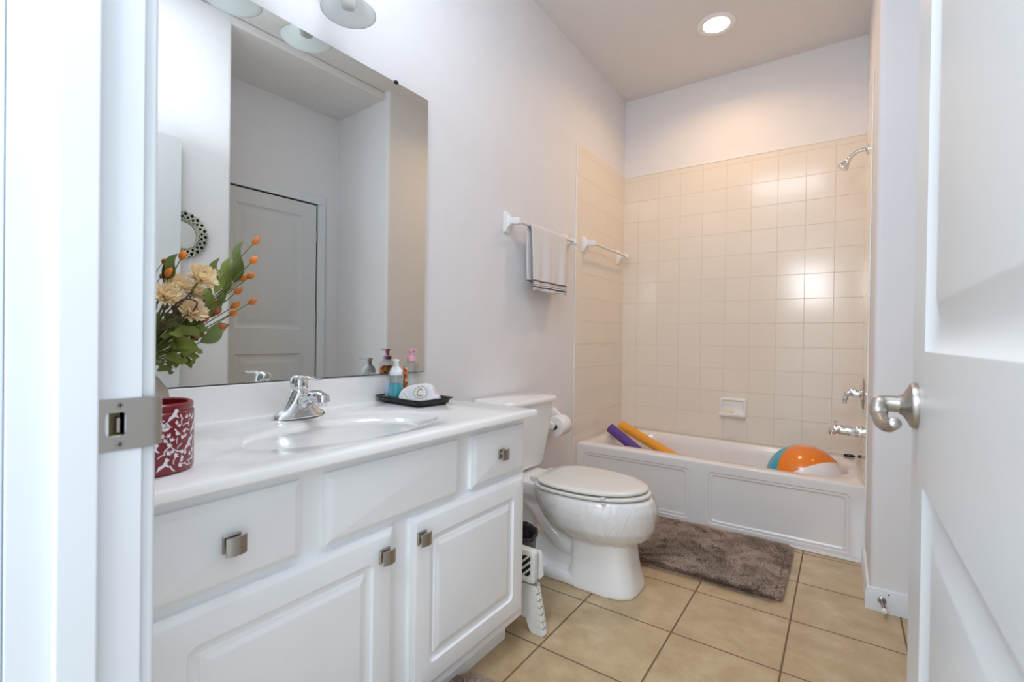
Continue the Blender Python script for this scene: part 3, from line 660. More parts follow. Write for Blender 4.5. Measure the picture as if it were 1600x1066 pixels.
loft(bm, rings); obj('tank', bm, 'porcelain', to, smooth=True)
bm = B(); rings = []
for z, g_ in ((0.7165, -0.002), (0.718, 0.006), (0.724, 0.010), (0.736, 0.010), (0.745, 0.004), (0.748, -0.008)):
    rings.append([(x, y, z) for x, y in rr(0.020 - g_ * 0.5, 0.222 + g_, -0.206 - g_, 0.206 + g_, 0.032, 7)])
loft(bm, rings); obj('tank_lid', bm, 'porcelain', to, smooth=True)

# ------------------------------------------------------------ vanity cabinet
VX = 0.545; VY0 = -3.305; VY1 = -2.175
va = thing('vanity_cabinet', 'white bathroom vanity cabinet under the sink counter', 'cabinet', (0, -2.74, 0))
OY = 2.74
bm = B(); box(bm, 0.016, VX - 0.018, VY0 + OY, VY1 + OY, 0.10, 0.772); obj('body', bm, 'cabinet', va, bevel=0.002)
bm = B(); box(bm, 0.02, 0.468, VY0 + OY, VY1 + OY - 0.006, 0.0, 0.10); obj('toe_kick', bm, 'cabinet', va)
cabprof = [(0, 0.018, .001), (0, 0.007, .001), (0.006, 0.0055, .002), (0.012, 0.001, .002), (0.016, 0, .002)]
def front(name, y0, y1, z0, z1, fld=None, zt=None):
    """overlay front; the local frame's depth 0 is its front plane"""
    bm = B(); fr = lambda u, v, d: (VX + 0.001 - d, u + OY, v)
    st = list(cabprof)
    rings = [[fr(u, v, d) for u, v in rr(y0 + i_, y1 - i_, z0 + i_, z1 - i_, r, 7)] for i_, d, r in st]
    if fld:
        w_ = 0.062
        for i_, d, r in ((w_, 0, .018), (w_ + 0.004, 0.006, .017), (w_ + 0.012, 0.0075, .013), (w_ + 0.018, 0.0075, .009), (w_ + 0.021, 0.0045, .002), (w_ + 0.027, 0.004, .002), (w_ + 0.032, 0.001, .002), (w_ + 0.038, 0.0005, .002)):
            rings.append([fr(u, v, d) for u, v in rr(y0 + i_, y1 - i_, z0 + i_, z1 - i_, r, 7)])
    loft(bm, rings, True, True)
    return obj(name, bm, 'cabinet', va, smooth=True)
def knob(par, y, z):
    bm = B(); X0 = VX + 0.0012
    fr = lambda u, v, d: (X0 + d, y + OY + u, z + v)
    loft(bm, [[fr(u, v, d) for u, v in rr(-g, g, -g, g, .0015, 4)] for g, d in ((0.0155, 0), (0.0155, 0.002), (0.0135, 0.004))])
    lathe(bm, [(0.0075, 0.003), (0.0065, 0.008), (0.0085, 0.0165)], (X0, y + OY, z), 16, 'x')
    # square face, bowed outwards
    rings = []
    for j in range(9):
        u = -0.0165 + 0.033 * j / 8; bow = 0.0045 * (1 - (u / 0.0165) ** 2)
        rings.append([fr(u, -0.0155, 0.016 + bow * 0.6), fr(u, -0.0155, 0.0195 + bow), fr(u, 0.0155, 0.0195 + bow), fr(u, 0.0155, 0.016 + bow * 0.6)])
    loft(bm, rings)
    return obj('knob', bm, 'nickel', par, smooth=True)
dr = front('drawer', -3.244, -2.985, 0.596, 0.748); knob(dr, -3.115, 0.672)
front('false_drawer_front', -2.932, -2.518, 0.596, 0.748)
dr = front('drawer', -2.462, -2.190, 0.596, 0.748); knob(dr, -2.326, 0.674)
dl = front('door', -3.244, -2.748, 0.128, 0.583, True); knob(dl, -2.780, 0.528)
dl = front('door', -2.692, -2.190, 0.128, 0.583, True); knob(dl, -2.662, 0.529)
# face frame
bm = B(); fx0, fx1 = VX - 0.0185, VX - 0.0178
box(bm, VX - 0.020, VX - 0.0165, VY0 + OY, VY1 + OY, 0.10, 0.772); obj('face_frame', bm, 'cabinet', va)
# counter with moulded basin
CT = 0.795; CX = 0.577; CY1 = -2.162; CY0 = -3.308
co = thing('sink_countertop', 'white moulded counter with an oval basin and backsplash on the vanity', 'countertop', (0, -2.74, 0))
bm = B(); K = 14
def er(cx, cy, a, b, z, n_=56):
    # same ordering as rr with K=14: start at the lower right, counter clockwise
    out = []
    for q in range(4):
        for i in range(K):
            ang = math.radians(-90 + 90 * q + 90 * (i + 0.5) / K); out.append((cx + a * math.cos(ang), cy + b * math.sin(ang), z))
    return out
def cr(x0, x1, y0, y1, r, z): return [(x, y + OY, z) for x, y in rr(x0, x1, y0, y1, r, K)]
SC = (0.325, -2.745 + OY)
rings = [cr(0.003, CX - 0.004, CY0, CY1 - 0.003, 0.004, 0.7725), cr(0.001, CX, CY0, CY1, 0.006, 0.777), cr(0.001, CX, CY0, CY1, 0.006, 0.789),
         cr(0.001, CX - 0.002, CY0, CY1 - 0.002, 0.008, 0.7935), cr(0.001, CX - 0.007, CY0, CY1 - 0.006, 0.008, CT),
         er(*SC, 0.190, 0.315, CT), er(*SC, 0.187, 0.311, CT - 0.001), er(*SC, 0.178, 0.300, CT - 0.006), er(*SC, 0.168, 0.288, CT - 0.009),
         er(*SC, 0.154, 0.252, CT - 0.012), er(*SC, 0.148, 0.240, CT - 0.018), er(*SC, 0.138, 0.222, CT - 0.040), er(*SC, 0.120, 0.190, CT - 0.080), er(*SC, 0.09, 0.14, CT - 0.112), er(*SC, 0.05, 0.07, CT - 0.128), er(*SC, 0.022, 0.022, CT - 0.131)]
loft(bm, rings, True, True)
obj('counter_slab', bm, 'counter', co, smooth=True)
bm = B(); box(bm, 0.001, 0.020, CY0 + OY, CY1 + OY, CT - 0.002, 0.890); obj('backsplash', bm, 'counter', co, bevel=0.003, seg=3)
bm = B(); lathe(bm, [(0.021, 0.0), (0.021, 0.003), (0.016, 0.004), (0.006, 0.003)], (*SC, CT - 0.131), 24); obj('drain', bm, 'chrome', co, smooth=True)

# ------------------------------------------------------------ faucet
fa = thing('sink_faucet', 'chrome single-lever sink faucet behind the basin', 'faucet', (0.122, -2.735, CT))
bm = B()
def fring(hx, hy, z, dx=0, p=2.4):
    out = []
    for i in range(32):
        a = 2 * PI * i / 32; ca, sa = math.cos(a), math.sin(a)
        out.append((dx + hx * math.copysign(abs(ca) ** (2 / p), ca), hy * math.copysign(abs(sa) ** (2 / p), sa), z))
    return out
loft(bm, [fring(0.028, 0.080, 0), fring(0.028, 0.080, 0.004), fring(0.026, 0.076, 0.012), fring(0.025, 0.062, 0.019), fring(0.025, 0.049, 0.030), fring(0.025, 0.038, 0.045), fring(0.025, 0.029, 0.062, -0.001), fring(0.025, 0.024, 0.074, -0.002), fring(0.020, 0.020, 0.080, -0.002)])
obj('base', bm, 'chrome', fa, smooth=True)
bm = B()
tube(bm, smoothpath([(0.0, 0, 0.032), (0.035, 0, 0.050), (0.070, 0, 0.064), (0.098, 0, 0.066), (0.112, 0, 0.062)], 5), [0.022] * 6 + [0.019] * 5 + [0.017] * 5 + [0.016] * 5, 20)
lathe(bm, [(0.0165, 0.010), (0.0185, 0.004), (0.0185, -0.008), (0.0145, -0.010), (0.0140, -0.019), (0.0125, -0.020)], (0.110, 0, 0.062), 24)
obj('spout', bm, 'chrome', fa, smooth=True)
bm = B()
loft(bm, [fring(0.0215, 0.0205, 0.081, -0.002), fring(0.024, 0.0225, 0.086, -0.003), fring(0.025, 0.0225, 0.100, -0.005), fring(0.022, 0.020, 0.112, -0.006), fring(0.015, 0.014, 0.119, -0.006), fring(0.006, 0.006, 0.121, -0.006)])
tube(bm, smoothpath([(-0.008, 0, 0.110), (0.022, 0, 0.1165), (0.055, 0, 0.1165), (0.085, 0, 0.113), (0.104, 0, 0.116)], 5), [0.017] * 6 + [0.014] * 5 + [0.010] * 5 + [0.0085] * 4 + [0.007], 16, flat=0.38)
obj('lever', bm, 'chrome', fa, smooth=True)
bm = B(); tube(bm, [(-0.030, 0, 0.0), (-0.033, 0, 0.085)], 0.0028, 10); ellipsoid(bm, (-0.033, 0, 0.088), 0.006, 0.006, 0.005, 12, 8); obj('lift_rod', bm, 'chrome', fa, smooth=True)
bm = B(); lathe(bm, [(0.0035, 0.0), (0.0035, 0.0012)], (0.0195, 0, 0.096), 12, 'x'); obj('temperature_dot', bm, 'berryred', fa)

# ------------------------------------------------------------ wall mirror (hangs very slightly off the wall at its far end)
wm = thing('wall_mirror', 'large frameless wall mirror above the vanity', 'mirror', (0.016 - 0.0225 * 0, -2.7, 0.8925))
wm.rotation_euler = (0, 0, -0.0225)
bm = B(); box(bm, -0.003, 0.0, -0.575, 0.558, 0, 1.083, 0)
for f in bm.faces:
    if abs(f.normal.x) < 0.5 and f.calc_center_median().x > -1: f.material_index = 1
bm.normal_update()
for f in bm.faces: f.material_index = 0 if f.normal.x > 0.9 else 1
obj('glass', bm, ['mirror', 'mirredge'], wm)
for y in (0.395, -0.30):
    bm = B(); loft(bm, [[(x, y + u, 1.077 + v) for u, v in rr(-0.009, 0.009, 0.0, 0.012, 0.005, 4)] for x in (-0.003, 0.003)]); obj('mirror_clip', bm, 'black', wm)
bm = B(); box(bm, -0.003, 0.0012, -0.575, 0.558, -0.0015, 0.0012); obj('bottom_channel', bm, 'mirredge', wm)

# ------------------------------------------------------------ vanity light above the mirror
vl = thing('vanity_light', 'vanity light bar with round frosted shades above the mirror, unlit', 'wall light', (0.0, -2.83, 2.16))
bm = B(); loft(bm, [[(x, u, v) for u, v in rr(-0.33, 0.33, -0.03, 0.06, 0.02, 5)] for x in (0.0, 0.025)]); obj('backplate', bm, 'pumpwhite', vl, bevel=0.004)
for y in (-0.235, 0, 0.235):
    bm = B(); tube(bm, smoothpath([(0.02, y, 0.02), (0.09, y, 0.03), (0.13, y, 0.0), (0.135, y, -0.03)], 4), 0.011, 12)
    ar = obj('arm', bm, 'pumpwhite', vl, smooth=True)
    bm = B(); c = (0.135, y, -0.13)
    lathe(bm, [(0.024, 0.105), (0.030, 0.085), (0.040, 0.055), (0.058, 0.022), (0.078, 0.004), (0.082, 0.0), (0.078, 0.0005), (0.056, 0.020), (0.037, 0.054), (0.026, 0.085), (0.020, 0.10)], c, 40, cap0=False, cap1=True)
    obj('shade', bm, 'frost', vl, smooth='all')
    bm = B(); lathe(bm, [(0.012, 0.085), (0.013, 0.06), (0.020, 0.045), (0.024, 0.028), (0.020, 0.014), (0.010, 0.008)], c, 24); obj('bulb', bm, 'bulb', vl, smooth='all')

# ------------------------------------------------------------ recessed ceiling light over the tub
cl = thing('recessed_light', 'round recessed ceiling light glowing warm over the tub', 'ceiling light', (0.777, -0.585, H))
bm = B(); lathe(bm, [(0.103, 0), (0.102, -0.005), (0.092, -0.008), (0.072, -0.006), (0.070, 0.0)], (0, 0, 0), 48, cap0=False, cap1=False); obj('trim_ring', bm, 'pumpwhite', cl, smooth=True)
bm = B(); lathe(bm, [(0.071, -0.0045), (0.03, -0.007), (0.001, -0.0075)], (0, 0, 0), 48, cap0=False, cap1=True); obj('diffuser', bm, 'lamp', cl, smooth=True)
ll = bpy.data.lights.new('recessed_light_beam', 'AREA'); ll.shape = 'DISK'; ll.size = 0.14; ll.energy = 3.7; ll.color = (1.0, 0.62, 0.32); ll.spread = math.radians(150)
lo = bpy.data.objects.new('recessed_light_beam', ll); COL.objects.link(lo); lo.location = (0.777, -0.585, H - 0.012)

# ------------------------------------------------------------ round carved mirror opposite the vanity
rmr = thing('round_mirror', 'small round mirror in a carved openwork frame, seen reflected beside the door', 'mirror', (NX, -2.50, 1.56))
R0, R1 = 0.128, 0.072
bm = B(); lathe(bm, [(R1 - 0.004, 0), (R1 - 0.004, -0.012), (R1 + 0.006, -0.016), (R1 + 0.010, -0.010)], (0, 0, 0), 64, 'x', cap0=False, cap1=False)
NS = 22
for q in range(NS):
    a0 = 2 * PI * q / NS
    for (rad0, rs, ph) in ((R0 - 0.016, 0.0125, 0), (R0 - 0.034, 0.0105, PI / NS)):
        cc = (rad0 * math.cos(a0 + ph), rad0 * math.sin(a0 + ph)); pts = []
        for i in range(12):
            a = a0 + ph + 2 * PI * i / 11 * 0.86; pts.append((-0.010, cc[0] + rs * math.cos(a), cc[1] + rs * math.sin(a)))
        tube(bm, pts, 0.0042, 8)
obj('carved_frame', bm, 'antique', rmr, smooth=True)
bm = B(); lathe(bm, [(R0 - 0.006, 0), (R0 - 0.006, -0.004), (R1 - 0.002, -0.004)], (0, 0, 0), 48, 'x', cap1=False); obj('backing', bm, 'antiquedark', rmr)
bm = B(); lathe(bm, [(R1 - 0.003, -0.002), (R1 - 0.003, -0.007)], (0, 0, 0), 48, 'x'); obj('glass', bm, 'mirror', rmr)

# ------------------------------------------------------------ door stop on the baseboard
ds = thing('door_stop', 'small metal spring door stop on the baseboard behind the open door', 'door stop', (1.543, BY - 0.014, 0.045))
bm = B(); lathe(bm, [(0.013, 0), (0.013, -0.003), (0.008, -0.006)], (0, 0, 0), 20, 'y'); obj('base_plate', bm, 'nickel', ds, smooth=True)
bm = B(); tube(bm, [(0, -0.004, 0), (0.004, -0.055, -0.010)], 0.0055, 12)
for i in range(12):
    t_ = i / 11; tube(bm, [(0.004 * t_, -0.006 - 0.048 * t_, -0.01 * t_), (0.004 * t_ + .0002, -0.008 - 0.048 * t_, -0.01 * t_ - .0003)], 0.0064, 12)
obj('spring', bm, 'nickel', ds, smooth=True)
bm = B(); tube(bm, [(0.004, -0.055, -0.010), (0.005, -0.068, -0.0125)], 0.0075, 14); obj('rubber_tip', bm, 'pumpwhite', ds, smooth=True)
bm = B(); lathe(bm, [(0.003, 0.0), (0.003, -0.0006)], (1.563, BY - 0.0145, 0.072), 10, 'y'); o = obj('screw_hole', bm, 'dark', bb)

# ------------------------------------------------------------ tray and toiletries
tx, ty, trot = 0.150, -2.316, -0.10
ZC = CT
tr_ = thing('tray', 'black ribbed plastic tray on the counter at the right end', 'tray', (tx, ty, ZC), trot)
bm = B(); k_ = 6; rings = []
for hx, hy, z in [(a_ - 0.018, b_ - 0.016, z_) for a_, b_, z_ in ((0.128, 0.080, 0.0), (0.131, 0.083, 0.006), (0.135, 0.087, 0.0065), (0.136, 0.088, 0.012), (0.142, 0.094, 0.021), (0.146, 0.098, 0.0225), (0.1455, 0.0975, 0.025), (0.139, 0.091, 0.024), (0.130, 0.082, 0.008), (0.126, 0.078, 0.006))]:
    rings.append([(x, y, z) for x, y in rr(-hx, hx, -hy, hy, 0.018, k_)])
loft(bm, rings); obj('tray_body', bm, 'black', tr_, smooth=True)
def pump(par, z, m, dirv, L=0.035, s=1.0, collar=0.017):
    bm = B(); lathe(bm, [(0.016 * s, 0), (0.016 * s, 0.012), (0.0095 * s, 0.016), (0.0075 * s, 0.018), (0.0075 * s, 0.032), (0.011 * s, 0.034), (0.011 * s, 0.040), (0.006 * s, 0.042)], (0, 0, z), 24)
    d = Vector(dirv).normalized(); tube(bm, [(0, 0, z + 0.037), tuple(V(0, 0, z + 0.038) + d * L)], [0.0055 * s, 0.004 * s], 10)
    return obj('pump', bm, m, par, smooth=True)
fb = thing('foam_soap_bottle', 'clear foaming soap bottle with teal soap and a white pump, on the black tray', 'soap bottle', (0.100, -2.355, ZC + 0.0065))
bm = B(); lathe(bm, [(0.024, 0), (0.027, 0.004), (0.026, 0.05), (0.0235, 0.085), (0.0215, 0.094), (0.018, 0.098), (0.0195, 0.0935), (0.0215, 0.084), (0.024, 0.05), (0.025, 0.006), (0.022, 0.003)], (0, 0, 0), 36); obj('bottle_body', bm, 'bottle', fb, smooth=True)
bm = B(); lathe(bm, [(0.0215, 0.0035), (0.0243, 0.007), (0.0236, 0.05), (0.0228, 0.062)], (0, 0, 0), 36); lq = obj('liquid_soap', bm, 'liquid', fb, smooth=True)
bm = B(); lathe(bm, [(0.0225, 0.092), (0.0235, 0.094), (0.0235, 0.102), (0.020, 0.112), (0.012, 0.120), (0.0095, 0.124), (0.0095, 0.140), (0.013, 0.142), (0.013, 0.146), (0.006, 0.148)], (0, 0, 0), 32)
d = V(0.75, -0.65, 0).normalized(); tube(bm, [(0, 0, 0.144), tuple(V(0, 0, 0.1435) + d * 0.036)], [0.0055, 0.0045], 10, flat=0.7); obj('pump', bm, 'pumpwhite', fb, smooth=True)
bm = B(); tube(bm, [(0, 0, 0.064), (0.0, 0.0, 0.092)], 0.003, 8); obj('dip_tube', bm, 'pumpwhite', fb, smooth=True)
pb = thing('pale_blue_bottle', 'small pale blue bottle tucked behind the foaming soap bottle', 'bottle', (0.058, -2.350, ZC + 0.0065))
bm = B(); lathe(bm, [(0.0135, 0), (0.0155, 0.004), (0.013, 0.050), (0.009, 0.062), (0.008, 0.068)], (0, 0, 0), 24); obj('bottle_body', bm, 'palebottle', pb, smooth=True)
bm = B(); lathe(bm, [(0.0085, 0.068), (0.0085, 0.074), (0.004, 0.075)], (0, 0, 0), 20); obj('cap', bm, 'palebottle', pb, smooth=True)
pk = thing('pink_pump_bottle', 'clear lotion bottle with a pink pump and floral label, at the back of the tray', 'lotion bottle', (0.094, -2.276, ZC + 0.0065))
bm = B(); lathe(bm, [(0.026, 0), (0.029, 0.004), (0.029, 0.123), (0.026, 0.132), (0.014, 0.138), (0.013, 0.142), (0.012, 0.137), (0.024, 0.130), (0.027, 0.121), (0.027, 0.006), (0.024, 0.003)], (0, 0, 0), 36); obj('bottle_body', bm, 'bottle', pk, smooth=True)
o = pump(pk, 0.140, 'pink', (0.95, -0.15, 0), 0.030)
bm = B(); rings = []
for z in (0.012, 0.118): rings.append([(0.0296 * math.cos(a), 0.0296 * math.sin(a), z) for a in [math.radians(-175 + 105 * i / 12) for i in range(13)]])
loft(bm, rings, False, False, closed=False); o = obj('label', bm, 'floral', pk, smooth=True); o['label'] = 'orange and red floral label'
bm = B(); rings = []
for z in (0.0045, 0.016): rings.append([(0.0298 * math.cos(a), 0.0298 * math.sin(a), z) for a in [math.radians(-175 + 110 * i / 12) for i in range(13)]])
loft(bm, rings, False, False, closed=False); obj('label_band', bm, 'pink', pk, smooth=True)
# rolled wash cloth with a monogram
wc = thing('rolled_washcloth', 'rolled white washcloth with a stitched monogram ring on the black tray', 'towel', (0.188, -2.320, ZC + 0.0072), math.atan2(0.57, 0.82))
# local x runs along the tray to the right, local -y faces the doorway
hump = [(-0.060, 0.0), (-0.072, 0.008), (-0.076, 0.026), (-0.066, 0.044), (-0.045, 0.055), (-0.015, 0.062), (0.015, 0.065), (0.035, 0.062), (0.047, 0.050), (0.054, 0.032), (0.060, 0.024), (0.069, 0.020), (0.071, 0.002), (0.064, 0.0)]
bm = B()
loft(bm, [[(x * 0.95, y0_ + z * sl, z * hs) for x, z in hump] for y0_, sl, hs in ((0.036, -0.1, 0.97), (0.0, 0.1, 1.0), (-0.030, 0.30, 0.99), (-0.037, 0.40, 0.93))])
ob = obj('cloth', bm, 'terry', wc, smooth='all')
rm = ob.modifiers.new('rm', 'REMESH'); rm.mode = 'VOXEL'; rm.voxel_size = 0.003; rm.use_smooth_shade = True
sm = ob.modifiers.new('sm', 'SMOOTH'); sm.factor = 0.7; sm.iterations = 8
bm = B()
for q_ in ([(-0.062, -0.033, 0.006), (-0.068, -0.024, 0.022), (-0.058, -0.018, 0.034), (-0.045, -0.022, 0.024), (-0.042, -0.032, 0.006)], [(-0.036, -0.034, 0.004), (-0.040, -0.028, 0.018), (-0.052, -0.022, 0.036)], [(0.040, -0.0345, 0.010), (0.054, -0.034, 0.017), (0.066, -0.0335, 0.016)]):
    bm = B(); tube(bm, smoothpath(q_, 4), 0.003, 8)
    obj('folded_edge', bm, 'terry', wc, smooth=True)
def surf(u, w):
    z_ = 0.036 + w; return (0.004 + u, -0.0368 + 0.36 * z_ - 0.0004 + 0.0012 * abs(w) / 0.02, z_)
bm = B()
tube(bm, [surf(0.023 * math.cos(2 * PI * i / 40), 0.020 * math.sin(2 * PI * i / 40)) for i in range(41)], 0.0007, 6)
tube(bm, [surf(0.011 * math.cos(a), 0.0115 * math.sin(a)) for a in [math.radians(45 + 270 * i / 24) for i in range(25)]], [0.0008 + 0.0011 * math.sin(PI * i / 24) for i in range(25)], 6)
o = obj('monogram', bm, 'gold', wc, smooth=True); o['label'] = 'tan stitched letter C in a thin ring'

# ------------------------------------------------------------ red patterned canister
PC = (0.428, -3.198, CT); PR = 0.0655; PH = 0.118
can = thing('patterned_canister', 'dark red canister covered in white deer and leaf figures on the counter', 'canister', PC)
bm = B(); lathe(bm, [(PR - 0.006, 0), (PR - 0.002, 0.002), (PR, 0.006), (PR, PH - 0.016), (PR - 0.003, PH - 0.013), (PR - 0.001, PH - 0.010), (PR - 0.001, PH - 0.003), (PR - 0.004, PH), (PR - 0.009, PH - 0.002), (PR - 0.009, 0.012), (PR - 0.02, 0.008)], (0, 0, 0), 72)
rg = random.Random(11)
deer = [(-1.0, -.55), (-.72, -.42), (-.45, -.12), (-.1, -.1), (.2, -.12), (.45, -.42), (.62, -.48), (.52, -.2), (.42, .08), (.55, .32), (.78, .40), (.80, .50), (.60, .58), (.62, .85), (.52, .62), (.40, .90), (.42, .56), (.30, .36), (.12, .16), (-.2, .15), (-.48, .12), (-.62, .02), (-.7, -.15), (-.9, -.4)]
def onpot(u, z, rr_=PR + 0.0004): a = u / PR; return (rr_ * math.cos(a), rr_ * math.sin(a), z)
def decal(poly, cu, cz, sc, rot=0, flip=1):
    ca, sa = math.cos(rot), math.sin(rot)
    vs = [bm.verts.new(onpot(cu + sc * (x * flip * ca - y * sa), cz + sc * (x * flip * sa + y * ca))) for x, y in poly]
    try:
        f = bm.faces.new(vs); f.material_index = 1
        bmesh.ops.triangulate(bm, faces=[f])
    except Exception: pass
leafp = [(-1, 0), (-.5, .26), (0, .34), (.5, .24), (1, 0), (.5, -.24), (0, -.34), (-.5, -.26)]
CIRC = 2 * PI * PR; ncol = 14; placed = []
for cidx in range(ncol):
    for ridx in range(4):
        u = (cidx + 0.5 * (ridx % 2)) * CIRC / ncol; z = 0.018 + ridx * 0.0265
        if (cidx + ridx * 2) % 3 == 0:
            decal(deer, u, z, 0.0125, 0.25, 1); placed.append((u, z, 0.012))
for n_ in range(2600):
    u = rg.uniform(0, CIRC); z = rg.uniform(0.010, PH - 0.022)
    if any(abs((u - a + CIRC / 2) % CIRC - CIRC / 2) < c + 0.002 and abs(z - b) < c * 0.75 + 0.002 for a, b, c in placed): continue
    sc = rg.uniform(0.0040, 0.0062); ro_ = rg.uniform(0, PI)
    if any(math.hypot((u - a + CIRC / 2) % CIRC - CIRC / 2, z - b) < 0.0058 for a, b, c in placed if c < 0.01): continue
    kind = rg.random()
    if kind < 0.55:
        for dr_ in (-0.7, 0.0, 0.7): decal(leafp, u + sc * 0.6 * math.cos(ro_ + dr_), z + sc * 0.6 * math.sin(ro_ + dr_), sc * 0.75, ro_ + dr_)
    else: decal([(-1.3, -.1), (-.6, .25), (.2, .3), (1.1, .05), (1.3, .5), (.9, .45), (.1, .62), (-.8, .5)], u, z, sc, ro_)
    placed.append((u, z, 0.005))
obj('canister_body', bm, ['red', 'potwhite'], can, smooth=True)

# ------------------------------------------------------------ artificial flower arrangement
FX, FY = 0.19, -3.155
fl = thing('flower_arrangement', 'artificial bouquet of cream mums, orange buds and leaves in a grey vase on the counter', 'flower arrangement', (FX, FY, CT))
bm = B(); lathe(bm, [(0.046, 0), (0.052, 0.003), (0.066, 0.05), (0.071, 0.085), (0.066, 0.115), (0.050, 0.140), (0.034, 0.155), (0.026, 0.168), (0.026, 0.178), (0.031, 0.186), (0.027, 0.186), (0.021, 0.175), (0.02, 0.15)], (0, 0, 0), 40); obj('vase', bm, 'vase', fl, smooth=True)
org = V(FX, FY, CT + 0.18)
def L_(p): return V(p[0] - FX, p[1] - FY, p[2] - CT)
BER = [(0.287, -2.952, 1.241), (0.286, -2.957, 1.196), (0.224, -2.95, 1.161), (0.226, -2.934, 1.167), (0.278, -2.987, 1.124), (0.272, -2.953, 1.103), (0.267, -2.988, 1.092), (0.242, -2.981, 1.075), (0.262, -3.016, 1.042), (0.262, -3.048, 1.058), (0.261, -3.024, 1.076), (0.231, -3.023, 1.095), (0.25, -3.062, 1.023), (0.248, -3.084, 1.19), (0.271, -3.117, 1.148)]
MUM = [(0.29, -3.064, 1.146, 0.036), (0.262, -3.097, 1.128, 0.030), (0.275, -3.119, 1.104, 0.034), (0.285, -3.08, 1.074, 0.034), (0.253, -3.062, 1.118, 0.028)]
LEAF = [((0.222, -2.965, 1.150), (0.222, -2.944, 1.254), 0.65), ((0.248, -2.998, 1.12), (0.239, -2.975, 1.212), 0.75), ((0.243, -3.020, 1.136), (0.262, -3.014, 1.200), 1), ((0.262, -2.988, 1.15), (0.254, -2.975, 1.20), .8), ((0.234, -3.01, 1.095), (0.221, -2.969, 1.136), 1), ((0.24, -3.03, 1.066), (0.228, -2.982, 1.108), 1), ((0.262, -3.052, 1.012), (0.262, -2.992, 1.052), 1.3), ((0.26, -3.022, 1.120), (0.231, -2.992, 1.181), 1), ((0.274, -3.045, 1.085), (0.268, -3.030, 1.137), 1), ((0.264, -3.114, 1.14), (0.274, -3.100, 1.195), 1.2),
        ((0.256, -3.103, 1.008), (0.277, -3.052, 0.990), 1.3), ((0.251, -3.105, 0.998), (0.279, -3.090, 0.965), 1.5), ((0.258, -3.125, 0.98), (0.25, -3.100, 0.945), 1.4), ((0.265, -3.055, 1.025), (0.263, -3.104, 1.055), 1.2), ((0.248, -3.072, 1.046), (0.252, -3.122, 1.022), 1.4), ((0.249, -3.045, 1.096), (0.275, -3.034, 1.131), 1), ((0.25, -3.070, 1.050), (0.27, -3.033, 1.033), 1.2),
        ((0.27, -3.085, 1.03), (0.29, -3.12, 1.03), 1.6), ((0.25, -3.09, 1.06), (0.28, -3.05, 1.07), 1.4), ((0.25, -3.10, 1.02), (0.30, -3.07, 1.0), 1.6), ((0.24, -3.09, 1.00), (0.285, -3.105, 1.0), 1.8), ((0.26, -3.12, 1.05), (0.29, -3.14, 1.07), 1.6), ((0.22, -3.06, 1.07), (0.24, -3.03, 1.11), 1.2), ((0.22, -3.12, 1.0), (0.10, -3.17, 1.06), 1.6), ((0.20, -3.12, 1.0), (0.12, -3.08, 1.04), 1.6), ((0.22, -3.17, 1.02), (0.26, -3.22, 1.08), 1.6)]
rf = random.Random(5)
O = V(0, 0, 0.178)
for i, b in enumerate(BER):
    e_ = L_(b); midp = O.lerp(e_, 0.5) + V(rf.uniform(-.01, .01), -0.012, -0.012 - 0.02 * rf.random())
    bm = B(); pth = smoothpath([O + V(0, 0, -0.03), O + V(0.01, 0.005, 0.01), midp, e_], 5); tube(bm, pth, 0.0011, 6)
    stm = obj('bud_stem', bm, 'stem', fl, smooth=True)
    bm = B(); d = (pth[-1] - pth[-3]).normalized(); qq = d.to_track_quat('Z', 'Y').to_matrix()
    pr = [(0.001, -0.004), (0.0048, 0.0), (0.0068, 0.006), (0.0062, 0.011), (0.0035, 0.0165), (0.0008, 0.019)]
    loft(bm, [[tuple(e_ + qq @ V(r * math.cos(a) * (1 + 0.16 * math.cos(3 * a)), r * math.sin(a) * (1 + 0.16 * math.cos(3 * a)), h)) for a in [2 * PI * j / 18 for j in range(18)]] for r, h in pr])
    obj('bud', bm, 'berryred' if i in (8, 9, 10, 12) else 'berry', stm, smooth='all')
